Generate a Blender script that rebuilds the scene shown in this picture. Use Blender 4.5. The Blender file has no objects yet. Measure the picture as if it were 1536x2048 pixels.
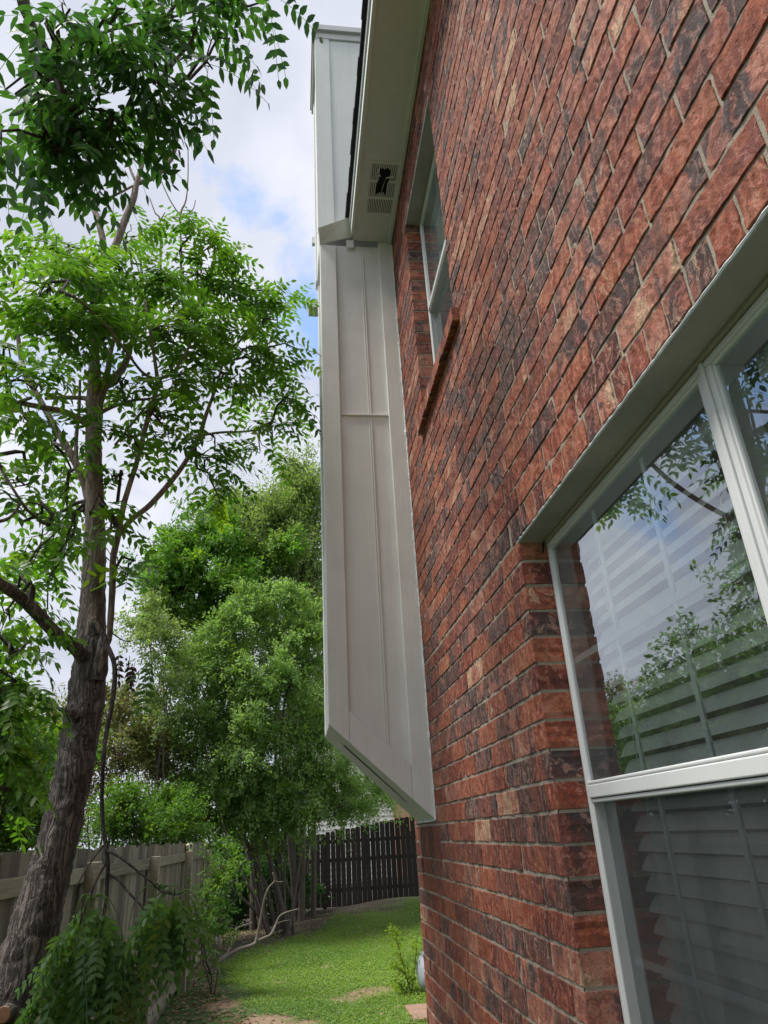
import bpy, math, random
import numpy as np
from mathutils import Vector, Matrix
rad = math.radians
S = bpy.context.scene
COL = S.collection

# ------------------------------------------------------------------ camera
YAW, PITCH, ROLL, FPX = 0.13986897, 0.43200347, -0.05802835, 1388.0
CAM = np.array([-0.722, 0.0, 1.7])
_cy, _sy, _cp, _sp = math.cos(YAW), math.sin(YAW), math.cos(PITCH), math.sin(PITCH)
FW = np.array([_sy*_cp, _cy*_cp, _sp])
_R0 = np.array([_cy, -_sy, 0.0]); _U0 = np.cross(_R0, FW)
RT = math.cos(ROLL)*_R0 + math.sin(ROLL)*_U0
UP = -math.sin(ROLL)*_R0 + math.cos(ROLL)*_U0
cd = bpy.data.cameras.new('camera'); cam = bpy.data.objects.new('camera', cd); COL.objects.link(cam)
cd.sensor_fit = 'HORIZONTAL'; cd.sensor_width = 36.0; cd.lens = FPX/1536*36.0
cd.clip_start = 0.02; cd.clip_end = 1000
cam.matrix_world = Matrix(((RT[0], UP[0], -FW[0], CAM[0]), (RT[1], UP[1], -FW[1], CAM[1]), (RT[2], UP[2], -FW[2], CAM[2]), (0, 0, 0, 1)))
S.camera = cam

def ray(px, py): return FW + (px-768)/FPX*RT - (py-1024)/FPX*UP
def aty(px, py, y):            # world point seen at a pixel, y metres in front of the camera
    r = ray(px, py); return CAM + r*(y/r[1])
def atd(px, py, d): return CAM + ray(px, py)*d
def atz(px, py, z):
    r = ray(px, py); return CAM + r*((z-CAM[2])/r[2])

# ------------------------------------------------------------------ world
SUN_EL, SUN_AZ = 64.0, -98.0      # azimuth measured from +y towards +x
w = bpy.data.worlds.new('World'); S.world = w; w.use_nodes = True
nt = w.node_tree; nt.nodes.clear()
def N(nt, t, **k):
    n = nt.nodes.new(t)
    for a, b in k.items():
        if a[0] == '_': n.inputs[int(a[1:]) if a[1:].isdigit() else a[1:]].default_value = b
        else: setattr(n, a, b)
    return n
def LK(nt, a, b): nt.links.new(a, b)
def vmath(nt, op, a, b):
    n = nt.nodes.new('ShaderNodeVectorMath'); n.operation = op
    for i, v in enumerate((a, b)):
        if hasattr(v, 'links'): nt.links.new(v, n.inputs[i])
        elif v is not None: n.inputs[i].default_value = v
    return n
def mth(nt, op, a, b=None, c=None, clamp=False):
    n = nt.nodes.new('ShaderNodeMath'); n.operation = op; n.use_clamp = clamp
    for i, v in enumerate((a, b, c)):
        if v is None: continue
        if hasattr(v, 'links'): nt.links.new(v, n.inputs[i])
        else: n.inputs[i].default_value = v
    return n.outputs[0]
def mixc(nt, f, a, b, mode='MIX'):
    n = nt.nodes.new('ShaderNodeMix'); n.data_type = 'RGBA'; n.blend_type = mode
    for i, v in ((0, f), (6, a), (7, b)):
        if hasattr(v, 'links'): nt.links.new(v, n.inputs[i])
        else:
            if i and len(v) == 3: v = (*v, 1)
            n.inputs[i].default_value = v
    return n.outputs[2]
def ramp(nt, f, stops, interp='LINEAR'):
    n = nt.nodes.new('ShaderNodeValToRGB'); cr = n.color_ramp; cr.interpolation = interp
    while len(cr.elements) < len(stops): cr.elements.new(0.5)
    for e, (p, c) in zip(cr.elements, stops):
        e.position = p; e.color = (c, c, c, 1) if isinstance(c, (int, float)) else (*c, 1)
    if f is not None: nt.links.new(f, n.inputs[0])
    return n.outputs[0]
def noise(nt, vec, scale, detail=4, rough=.55, dist=0.0, out=0):
    n = nt.nodes.new('ShaderNodeTexNoise'); n.inputs['Scale'].default_value = scale; n.inputs['Detail'].default_value = detail
    n.inputs['Roughness'].default_value = rough; n.inputs['Distortion'].default_value = dist
    if vec is not None: nt.links.new(vec, n.inputs['Vector'])
    return n.outputs[out]

sky = N(nt, 'ShaderNodeTexSky', sky_type='NISHITA', sun_disc=False)
sky.sun_elevation = rad(SUN_EL); sky.sun_rotation = rad(SUN_AZ); sky.air_density = 1.3; sky.dust_density = 1.0
tc = N(nt, 'ShaderNodeTexCoord'); D = tc.outputs['Generated']
# stretch towards the horizon like a cloud deck seen from below
sx = N(nt, 'ShaderNodeSeparateXYZ'); LK(nt, D, sx.inputs[0])
zz = mth(nt, 'ADD', mth(nt, 'MAXIMUM', sx.outputs[2], 0.0), 0.35)
cx = N(nt, 'ShaderNodeCombineXYZ'); LK(nt, mth(nt, 'DIVIDE', sx.outputs[0], zz), cx.inputs[0]); LK(nt, mth(nt, 'DIVIDE', sx.outputs[1], zz), cx.inputs[1])
n1 = noise(nt, cx.outputs[0], 2.6, 9, .55, .35)
n2 = noise(nt, cx.outputs[0], 1.1, 4, .5, .2)
n3 = noise(nt, D, 9.0, 8, .62, .3)
bright = ramp(nt, mth(nt, 'ADD', mth(nt, 'MULTIPLY', n1, .7), mth(nt, 'MULTIPLY', n2, .3)),
              [(.36, (3.5, 3.75, 4.5)), (.5, (4.6, 4.8, 5.5)), (.64, (6.3, 6.4, 6.9))])
# openings in the deck, each round a direction of the sky
gap = None
for (px, py, wid, amp) in ((505, 390, .030, .8), (560, 425, .026, .8), (590, 490, .035, .6), (628, 640, .045, .9), (650, 700, .05, .9), (425, 340, .03, .35), (230, 720, .09, .45), (60, 730, .07, .5)):
    v = ray(px, py); v = v/np.linalg.norm(v)
    d = vmath(nt, 'DISTANCE', D, tuple(v)).outputs[1]
    g = mth(nt, 'MULTIPLY', mth(nt, 'SUBTRACT', 1.0, mth(nt, 'DIVIDE', d, wid*2.3), clamp=True), amp)
    gap = g if gap is None else mth(nt, 'MAXIMUM', gap, g)
_m = ray(1310, 1030)*np.array([-1, 1, 1]); _k = ray(1480, 760)*np.array([-1, 1, 1])
for (dx, dy, dz, wid, amp) in ((*_m, .06, 1.0), (*_k, .13, .9), (-.8, .1, .7, .22, .8)):
    v = np.array((dx, dy, dz)); v = v/np.linalg.norm(v)
    d = vmath(nt, 'DISTANCE', D, tuple(v)).outputs[1]
    g = mth(nt, 'MULTIPLY', mth(nt, 'SUBTRACT', 1.0, mth(nt, 'DIVIDE', d, wid*2), clamp=True), amp)
    gap = mth(nt, 'MAXIMUM', gap, g)
gapf = mth(nt, 'ADD', gap, mth(nt, 'MULTIPLY', mth(nt, 'SUBTRACT', n3, .5), 1.9))
gapf = mth(nt, 'MULTIPLY', gapf, mth(nt, 'MULTIPLY', gap, 4.0, clamp=True))
gapm = ramp(nt, gapf, [(.28, 0.0), (.85, .85)])
skyb = mixc(nt, 1.0, sky.outputs[0], (1.0, 1.0, 1.0), 'MULTIPLY')
skyc = mixc(nt, .55, skyb, (2.2, 4.2, 8.5))
fin = mixc(nt, gapm, bright, skyc)
bg = N(nt, 'ShaderNodeBackground'); bg.inputs[1].default_value = 0.1
LK(nt, fin, bg.inputs[0]); wo = N(nt, 'ShaderNodeOutputWorld'); LK(nt, bg.outputs[0], wo.inputs[0])

# ------------------------------------------------------------------ sun and exposure
sl = bpy.data.lights.new('sun', 'SUN'); sl.energy = 3.4; sl.angle = rad(20); sl.color = (1, .96, .9)
so = bpy.data.objects.new('sun', sl); COL.objects.link(so)
a = rad(SUN_AZ); e = rad(SUN_EL); sd = Vector((math.sin(a)*math.cos(e), math.cos(a)*math.cos(e), math.sin(e)))
so.rotation_euler = (-sd).to_track_quat('-Z', 'Y').to_euler()
S.view_settings.view_transform = 'Standard'; S.view_settings.look = 'None'; S.view_settings.gamma = 1
S.view_settings.use_curve_mapping = False
S.view_settings.exposure = 0.74
S.cycles.max_bounces = 8; S.cycles.transparent_max_bounces = 16; S.cycles.diffuse_bounces = 4
S.cycles.glossy_bounces = 4; S.cycles.transmission_bounces = 6

# ------------------------------------------------------------------ materials
def new_mat(name):
    m = bpy.data.materials.new(name); m.use_nodes = True; nt = m.node_tree; nt.nodes.clear()
    out = nt.nodes.new('ShaderNodeOutputMaterial'); b = nt.nodes.new('ShaderNodeBsdfPrincipled')
    nt.links.new(b.outputs[0], out.inputs[0]); tc = nt.nodes.new('ShaderNodeTexCoord')
    return m, nt, b, tc.outputs['Object'], out
def setc(nt, b, c):
    if hasattr(c, 'links'): nt.links.new(c, b.inputs['Base Color'])
    else: b.inputs['Base Color'].default_value = (*c, 1)
def bump(nt, b, h, strength=.5, dist=.01):
    n = nt.nodes.new('ShaderNodeBump'); n.inputs['Strength'].default_value = strength; n.inputs['Distance'].default_value = dist
    nt.links.new(h, n.inputs['Height']); nt.links.new(n.outputs[0], b.inputs['Normal'])
def scaled(nt, vec, s):
    n = nt.nodes.new('ShaderNodeMapping'); n.inputs['Scale'].default_value = s; nt.links.new(vec, n.inputs[0]); return n.outputs[0]
def attr(nt, name='tint'):
    n = nt.nodes.new('ShaderNodeAttribute'); n.attribute_name = name; return n.outputs['Color']
def sepc(nt, c):
    n = nt.nodes.new('ShaderNodeSeparateColor'); nt.links.new(c, n.inputs[0]); return n.outputs

def m_simple(name, c, rough=.6, var=.12, scale=6, bs=0, bscale=60, bd=.002):
    m, nt, b, O, _ = new_mat(name)
    n = noise(nt, O, scale, 5)
    setc(nt, b, mixc(nt, n, tuple(x*(1-var) for x in c), tuple(min(1, x*(1+var)) for x in c)))
    b.inputs['Roughness'].default_value = rough
    if bs: bump(nt, b, noise(nt, O, bscale, 6, .6), bs, bd)
    return m

def m_brick():
    m, nt, b, O, _ = new_mat('red_brick')
    sc = sepc(nt, attr(nt)); t, u, v = sc[0], sc[1], sc[2]
    off = nt.nodes.new('ShaderNodeCombineXYZ')
    nt.links.new(mth(nt, 'MULTIPLY', u, 37.0), off.inputs[0]); nt.links.new(mth(nt, 'MULTIPLY', v, 53.0), off.inputs[1]); nt.links.new(mth(nt, 'MULTIPLY', t, 29.0), off.inputs[2])
    P = vmath(nt, 'ADD', O, off.outputs[0]).outputs[0]
    warp = vmath(nt, 'SCALE', vmath(nt, 'SUBTRACT', noise(nt, P, 9, 4, .6, 0, 1), (.5, .5, .5)).outputs[0], None); warp.inputs['Scale'].default_value = .16
    Pw = vmath(nt, 'ADD', P, warp.outputs[0]).outputs[0]
    wv = noise(nt, scaled(nt, Pw, (9, 11, 8)), 1.0, 3, .5)
    ve = noise(nt, scaled(nt, Pw, (30, 46, 15)), 1.0, 5, .62, .8)
    sw = N(nt, 'ShaderNodeTexWave', wave_type='BANDS', bands_direction='Y'); nt.links.new(Pw, sw.inputs['Vector'])
    sw.inputs['Scale'].default_value = 9.0; sw.inputs['Distortion'].default_value = 7.0; sw.inputs['Detail'].default_value = 4; sw.inputs['Detail Scale'].default_value = 2.2; sw.inputs['Detail Roughness'].default_value = .62
    fi = noise(nt, P, 130, 5, .72, .4)
    tt = mth(nt, 'ADD', mth(nt, 'ADD', mth(nt, 'MULTIPLY', t, .96), .0), mth(nt, 'MULTIPLY', mth(nt, 'SUBTRACT', wv, .5), .85))
    base = ramp(nt, tt, [(0.0, (.095, .030, .026)), (.12, (.190, .042, .027)), (.24, (.310, .075, .036)), (.36, (.385, .135, .072)), (.46, (.270, .070, .038)), (.56, (.200, .062, .052)), (.62, (.100, .042, .038)),
                         (.67, (.050, .038, .039)), (.76, (.092, .074, .076)), (.80, (.230, .095, .078)), (.86, (.370, .130, .085)), (.97, (.430, .200, .140)), (1.0, (.55, .36, .23))])
    wl = ramp(nt, sw.outputs['Fac'], [(.10, 1.0), (.30, 0.0)])
    c = mixc(nt, mth(nt, 'MULTIPLY', wl, .42), base, (.062, .033, .029))
    wh = ramp(nt, sw.outputs['Fac'], [(.80, 0.0), (.95, 1.0)])
    c = mixc(nt, mth(nt, 'MULTIPLY', wh, .5), c, (.42, .21, .16))
    c = mixc(nt, mth(nt, 'MULTIPLY', ramp(nt, ve, [(.32, 1.0), (.44, 0.0)]), .6), c, (.085, .040, .032))
    c = mixc(nt, mth(nt, 'MULTIPLY', ramp(nt, ve, [(.60, 0.0), (.70, 1.0)]), .5), c, (.34, .155, .11))
    sm = ramp(nt, mth(nt, 'MULTIPLY', noise(nt, scaled(nt, Pw, (22, 38, 9)), 1.0, 7, .7, .6), mth(nt, 'ADD', .70, mth(nt, 'MULTIPLY', v, .32))), [(.56, 0.0), (.63, 1.0)])
    c = mixc(nt, mth(nt, 'MULTIPLY', sm, .75), c, (.50, .34, .22))
    c = mixc(nt, mth(nt, 'MULTIPLY', ramp(nt, noise(nt, P, 3.5, 3, .5), [(.45, 0.0), (.7, 1.0)]), .35), c, (.24, .075, .035))
    c = mixc(nt, mth(nt, 'MULTIPLY', ramp(nt, fi, [(.32, 1.0), (.46, 0.0)]), .5), c, (.055, .026, .022))
    c = mixc(nt, mth(nt, 'MULTIPLY', ramp(nt, fi, [(.60, 0.0), (.72, 1.0)]), .3), c, (.42, .27, .21))
    grime = ramp(nt, noise(nt, O, .9, 4, .6), [(.4, 0.0), (.75, .30)]); c = mixc(nt, grime, c, (.085, .055, .045))
    setc(nt, b, c)
    b.inputs['Roughness'].default_value = .8; b.inputs['Specular IOR Level'].default_value = .22
    h = mth(nt, 'ADD', mth(nt, 'MULTIPLY', ve, .7), mth(nt, 'MULTIPLY', fi, .45))
    h = mth(nt, 'ADD', h, mth(nt, 'MULTIPLY', ramp(nt, noise(nt, P, 55, 3, .5, .6), [(.27, 0.0), (.33, 1.0)]), .5))
    bump(nt, b, h, 1.0, .006)
    return m
def m_mortar():
    m, nt, b, O, _ = new_mat('mortar')
    n = noise(nt, O, 16, 6, .6); f = noise(nt, O, 260, 4, .7)
    c = mixc(nt, n, (.22, .185, .14), (.42, .37, .29))
    c = mixc(nt, mth(nt, 'MULTIPLY', ramp(nt, f, [(.35, 1.0), (.5, 0.0)]), .5), c, (.11, .09, .07))
    setc(nt, b, c); b.inputs['Roughness'].default_value = .95
    bump(nt, b, mth(nt, 'ADD', mth(nt, 'MULTIPLY', f, .5), noise(nt, O, 60, 5, .7)), .8, .006)
    return m
def m_paint(name, c, grain=(30, 30, 3), dirt=.3):
    m, nt, b, O, _ = new_mat(name)
    g = noise(nt, scaled(nt, O, grain), 3.0, 6, .65, .6)
    n = noise(nt, O, 3.0, 6, .6)
    cc = mixc(nt, ramp(nt, n, [(.35, 0.0), (.7, 1.0)]), c, tuple(x*(1-dirt*.45) for x in c))
    cc = mixc(nt, mth(nt, 'MULTIPLY', ramp(nt, noise(nt, O, 22, 6, .7), [(.66, 0.0), (.78, 1.0)]), dirt*.5), cc, (.34, .30, .24))
    cc = mixc(nt, mth(nt, 'MULTIPLY', ramp(nt, noise(nt, scaled(nt, O, (26, 26, .9)), 1.0, 5, .7), [(.45, 0.0), (.75, 1.0)]), .30), cc, tuple(x*.72 for x in c))
    cc = mixc(nt, mth(nt, 'MULTIPLY', ramp(nt, noise(nt, O, 70, 5, .75), [(.62, 0.0), (.75, 1.0)]), .25), cc, tuple(x*.6 for x in c))
    setc(nt, b, cc); b.inputs['Roughness'].default_value = .75; b.inputs['Specular IOR Level'].default_value = .25
    bump(nt, b, mth(nt, 'ADD', g, mth(nt, 'MULTIPLY', noise(nt, O, 120, 4, .6), .5)), .45, .003)
    return m
def m_glass():
    m, nt, b, O, out = new_mat('window_glass'); nt.nodes.remove(b)
    tr = N(nt, 'ShaderNodeBsdfTransparent'); tr.inputs[0].default_value = (.92, .98, .95, 1)
    gl = N(nt, 'ShaderNodeBsdfGlossy'); gl.inputs['Roughness'].default_value = .004; gl.inputs[0].default_value = (.93, .98, 1.0, 1)
    lw = N(nt, 'ShaderNodeFresnel'); lw.inputs[0].default_value = 1.6
    bp = nt.nodes.new('ShaderNodeBump'); bp.inputs['Strength'].default_value = .035; bp.inputs['Distance'].default_value = .02
    nt.links.new(noise(nt, O, 2.2, 2, .4), bp.inputs['Height']); nt.links.new(bp.outputs[0], gl.inputs['Normal'])
    f = mth(nt, 'ADD', mth(nt, 'MULTIPLY', lw.outputs[0], 1.7), .15, clamp=True)
    mx = N(nt, 'ShaderNodeMixShader'); nt.links.new(f, mx.inputs[0]); nt.links.new(tr.outputs[0], mx.inputs[1]); nt.links.new(gl.outputs[0], mx.inputs[2])
    di = N(nt, 'ShaderNodeBsdfDiffuse'); di.inputs[0].default_value = (.6, .62, .6, 1)
    dust = ramp(nt, noise(nt, O, 130, 2, .5), [(.74, 0.0), (.79, .6)])
    film = mth(nt, 'ADD', mth(nt, 'MULTIPLY', dust, 1.0), mth(nt, 'MULTIPLY', noise(nt, scaled(nt, O, (1, 5, 2)), 2.0, 4), .05), clamp=True)
    m2 = N(nt, 'ShaderNodeMixShader'); nt.links.new(film, m2.inputs[0]); nt.links.new(mx.outputs[0], m2.inputs[1]); nt.links.new(di.outputs[0], m2.inputs[2])
    nt.links.new(m2.outputs[0], out.inputs[0]); return m
def m_screen():
    m, nt, b, O, out = new_mat('insect_screen'); nt.nodes.remove(b)
    tr = N(nt, 'ShaderNodeBsdfTransparent'); di = N(nt, 'ShaderNodeBsdfDiffuse'); di.inputs[0].default_value = (.045, .05, .052, 1)
    mx = N(nt, 'ShaderNodeMixShader')
    f = mth(nt, 'ADD', .36, mth(nt, 'MULTIPLY', mth(nt, 'SUBTRACT', noise(nt, scaled(nt, O, (1, 6, 2)), 3, 5), .5), .22))
    nt.links.new(f, mx.inputs[0]); nt.links.new(tr.outputs[0], mx.inputs[1]); nt.links.new(di.outputs[0], mx.inputs[2]); nt.links.new(mx.outputs[0], out.inputs[0]); return m
def m_leaf(name, c1, c2, trans=.45, rough=.45, yel=None):
    m, nt, b, O, out = new_mat(name)
    sc = sepc(nt, attr(nt))
    c = mixc(nt, sc[0], c1, c2)
    if yel: c = mixc(nt, ramp(nt, sc[1], [(.86, 0.0), (.97, 1.0)]), c, yel)
    setc(nt, b, c); b.inputs['Roughness'].default_value = rough; b.inputs['Specular IOR Level'].default_value = .4
    t = N(nt, 'ShaderNodeBsdfTranslucent'); nt.links.new(mixc(nt, 1.0, c, (1.5, 1.65, .6), 'MULTIPLY'), t.inputs[0])
    mx = N(nt, 'ShaderNodeMixShader'); mx.inputs[0].default_value = trans
    nt.links.new(b.outputs[0], mx.inputs[1]); nt.links.new(t.outputs[0], mx.inputs[2]); nt.links.new(mx.outputs[0], out.inputs[0]); return m
def m_bark(name='bark', z0=2.55, z1=3.3, dark=(.078, .066, .058), light=(.30, .235, .185)):
    m, nt, b, O, _ = new_mat(name)
    sp = N(nt, 'ShaderNodeSeparateXYZ'); nt.links.new(O, sp.inputs[0])
    wq = vmath(nt, 'SCALE', vmath(nt, 'SUBTRACT', noise(nt, O, 6, 3, .5, 0, 1), (.5, .5, .5)).outputs[0], None); wq.inputs['Scale'].default_value = .05
    Q = vmath(nt, 'ADD', O, wq.outputs[0]).outputs[0]
    n1 = noise(nt, scaled(nt, Q, (1, 1, .10)), 46, 4, .6, .3); rdg = mth(nt, 'MULTIPLY', mth(nt, 'ABSOLUTE', mth(nt, 'SUBTRACT', n1, .5)), 5.0, clamp=True)
    n2 = noise(nt, scaled(nt, Q, (1, 1, .35)), 110, 5, .7); f2 = noise(nt, scaled(nt, O, (1, 1, .3)), 7, 5, .6)
    f1 = mth(nt, 'ADD', mth(nt, 'MULTIPLY', rdg, .75), mth(nt, 'MULTIPLY', n2, .4))
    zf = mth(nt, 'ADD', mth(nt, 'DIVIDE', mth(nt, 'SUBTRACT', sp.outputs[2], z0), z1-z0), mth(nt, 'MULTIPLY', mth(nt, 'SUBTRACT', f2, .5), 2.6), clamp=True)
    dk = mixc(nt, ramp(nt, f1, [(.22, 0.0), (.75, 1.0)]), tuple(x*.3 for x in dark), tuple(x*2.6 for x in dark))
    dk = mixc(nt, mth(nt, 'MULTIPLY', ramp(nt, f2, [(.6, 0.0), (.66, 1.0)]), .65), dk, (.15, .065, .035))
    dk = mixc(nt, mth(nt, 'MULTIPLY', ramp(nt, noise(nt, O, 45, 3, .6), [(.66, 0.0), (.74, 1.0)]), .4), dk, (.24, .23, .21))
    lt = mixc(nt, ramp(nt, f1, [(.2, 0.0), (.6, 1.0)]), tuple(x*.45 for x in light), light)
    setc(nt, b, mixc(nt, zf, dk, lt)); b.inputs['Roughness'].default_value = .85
    bump(nt, b, f1, .9, .012); return m
def m_wood(name, c, ax=(14, 14, 1.0), dark=.4, moss=False):
    m, nt, b, O, _ = new_mat(name)
    sc = sepc(nt, attr(nt))
    g = noise(nt, scaled(nt, O, ax), 2.5, 7, .7, .5); n = noise(nt, O, 2.0, 4)
    f = mth(nt, 'ADD', mth(nt, 'MULTIPLY', g, .65), mth(nt, 'MULTIPLY', sc[0], .35))
    cc = ramp(nt, f, [(.25, tuple(x*dark for x in c)), (.5, c), (.8, tuple(x*1.6 for x in c))])
    cc = mixc(nt, mth(nt, 'MULTIPLY', ramp(nt, n, [(.5, 0.0), (.7, 1.0)]), .4), cc, (c[0]*.9, c[1]*.62, c[2]*.42))
    setc(nt, b, cc); b.inputs['Roughness'].default_value = .9
    bump(nt, b, g, .8, .01); return m
def m_siding(name, c, pitch):
    m, nt, b, O, _ = new_mat(name)
    n = noise(nt, O, 2.0, 4); setc(nt, b, mixc(nt, n, c, tuple(x*.9 for x in c))); b.inputs['Roughness'].default_value = .6; return m
BARE = [(.21, 10.34, .34), (-.12, 10.05, .26), (-1.03, 8.93, .34), (-.67, 8.64, .26), (-1.59, 9.95, .25), (-.93, 11.46, .12), (-.28, 12.3, .12), (1.05, 9.4, .25)]
def m_ground():
    m, nt, b, O, _ = new_mat('soil_and_turf')
    n = noise(nt, O, 1.3, 6, .6, .3); f = noise(nt, O, 38, 6, .7); g = noise(nt, O, 9, 5, .6)
    soil = mixc(nt, f, (.014, .010, .008), (.060, .042, .030))
    gr = mixc(nt, g, (.035, .075, .015), (.085, .16, .03))
    sp = N(nt, 'ShaderNodeSeparateXYZ'); nt.links.new(O, sp.inputs[0])
    back = ramp(nt, mth(nt, 'ADD', mth(nt, 'DIVIDE', mth(nt, 'SUBTRACT', mth(nt, 'ADD', 17.6, mth(nt, 'MULTIPLY', sp.outputs[0], 1.7)), sp.outputs[1]), 2.5), mth(nt, 'MULTIPLY', mth(nt, 'SUBTRACT', n, .5), 2.2)), [(0, 0.0), (1, 1.0)])
    pt = None
    for (bx, by, br) in BARE:
        d = vmath(nt, 'DISTANCE', scaled(nt, O, (1, 1, 0)), (bx, by, 0)).outputs[1]
        g_ = mth(nt, 'SUBTRACT', 1.0, mth(nt, 'DIVIDE', d, br*1.5), clamp=True); pt = g_ if pt is None else mth(nt, 'MAXIMUM', pt, g_)
    if pt is None: pt = back
    pt = ramp(nt, mth(nt, 'ADD', pt, mth(nt, 'MULTIPLY', mth(nt, 'SUBTRACT', g, .5), .8)), [(.25, 0.0), (.5, 1.0)])
    c = mixc(nt, mth(nt, 'MULTIPLY', back, .85), soil, gr)
    c = mixc(nt, pt, c, mixc(nt, f, (.16, .10, .06), (.36, .25, .17)))
    setc(nt, b, c); b.inputs['Roughness'].default_value = .95; bump(nt, b, f, .8, .03); return m
def m_shingle():
    m, nt, b, O, _ = new_mat('shingles')
    n = noise(nt, O, 120, 3, .6); setc(nt, b, mixc(nt, n, (.012, .013, .018), (.04, .042, .05))); b.inputs['Roughness'].default_value = .9; return m

M = {}
M['brick'] = m_brick(); M['mortar'] = m_mortar()
M['paint'] = m_paint('cream_painted_wood', (.74, .725, .69))
M['soffit'] = m_paint('soffit_paint', (.68, .675, .69), (2, 2, 2), .2)
M['trim'] = m_paint('trim_paint', (.72, .74, .71), (8, 1, 8), .15)
M['lintel'] = m_paint('lintel_paint', (.34, .31, .28), (3, 3, 3), .9)
M['vinyl'] = m_simple('window_vinyl', (.60, .61, .60), .35, .07, 8, .1, 40)
M['track'] = m_simple('window_track', (.30, .27, .21), .5, .2, 12)
M['glass'] = m_glass(); M['screen'] = m_screen()
M['blind'] = m_simple('blind_slats', (.92, .94, .90), .5, .05, 3)
M['curtain'] = m_simple('pale_curtain', (.74, .88, .88), .8, .04)
M['muntin'] = m_simple('glazing_bar', (.88, .92, .91), .4, .03)
M['room'] = m_simple('dim_room', (.10, .105, .10), .9)
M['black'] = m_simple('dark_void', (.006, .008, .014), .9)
M['shingle'] = m_shingle()
M['metal'] = m_simple('cap_metal', (.55, .55, .54), .4, .15, 5)
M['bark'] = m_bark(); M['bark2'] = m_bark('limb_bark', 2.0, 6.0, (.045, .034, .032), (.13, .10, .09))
M['bark_far'] = m_simple('far_bark', (.11, .09, .07), .9, .4, 9, .6, 30, .02)
M['bark_pale'] = m_simple('pale_bark', (.13, .11, .09), .9, .35, 9, .5, 30, .02)
M['deadwood'] = m_simple('bare_wood', (.15, .125, .10), .85, .4, 14, .6, 50, .01)
M['twig'] = m_simple('twig', (.12, .13, .06), .8, .3, 20)
M['cutwood'] = m_simple('cut_wood', (.22, .11, .055), .8, .4, 60)
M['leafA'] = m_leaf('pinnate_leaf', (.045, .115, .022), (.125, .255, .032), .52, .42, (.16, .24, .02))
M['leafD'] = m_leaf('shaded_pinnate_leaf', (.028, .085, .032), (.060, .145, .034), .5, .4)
M['leafH'] = m_leaf('wilting_leaf', (.050, .115, .045), (.12, .22, .065), .38, .25, (.12, .17, .03))
M['leafdry'] = m_leaf('dry_leaf', (.05, .03, .018), (.10, .06, .03), .2, .8)
M['leafB'] = m_leaf('bright_leaf', (.075, .17, .03), (.15, .30, .05), .45, .5, (.2, .3, .04))
M['leafC'] = m_leaf('crape_leaf', (.14, .23, .085), (.26, .38, .15), .5, .5, (.18, .27, .03))
M['leafF'] = m_leaf('feathery_leaf', (.14, .20, .08), (.25, .33, .15), .5, .6, (.17, .22, .06))
M['leafE'] = m_leaf('hedge_leaf', (.13, .16, .055), (.26, .25, .11), .4, .6, (.21, .15, .08))
M['leafG'] = m_leaf('hedge_leaf_green', (.06, .14, .025), (.13, .24, .04), .45, .5, (.19, .28, .03))
M['leafY'] = m_leaf('sapling_leaf', (.16, .26, .02), (.28, .36, .03), .5, .5)
M['turf'] = m_leaf('turf_leaf', (.09, .18, .025), (.22, .34, .05), .4, .5, (.24, .26, .08))
M['litter'] = m_leaf('fallen_leaf', (.14, .08, .05), (.34, .22, .15), .15, .8)
M['fence'] = m_wood('weathered_cedar', (.175, .150, .115), (26, 26, .7), .28); M['rail'] = m_wood('rail_cedar', (.23, .205, .150), (20, .8, 20), .35)
M['fence_shaded'] = m_wood('shaded_cedar', (.022, .018, .014))  # back fence cedar, the shade under the canopy put into its colour
M['ground'] = m_ground()
M['stone'] = m_simple('grey_stone', (.30, .33, .38), .4, .35, 7, .4, 20, .01)
M['paver'] = m_simple('terracotta_paver', (.26, .16, .11), .9, .35, 9, .6, 50, .008)
M['nsiding'] = m_siding('neighbour_siding', (.74, .73, .66), .2); M['nbrick'] = m_simple('peach_brick', (.48, .27, .17), .8, .25, 12)
M['petal'] = m_simple('pale_rubber', (.62, .62, .36), .5); M['navy'] = m_simple('dark_blue', (.02, .03, .07), .5)
M['caulk'] = m_simple('caulk', (.62, .66, .66), .5, .1, 30, .8, 60, .01)
M['foundation'] = m_simple('concrete', (.3, .29, .27), .9, .2, 10, .4, 60)

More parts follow.
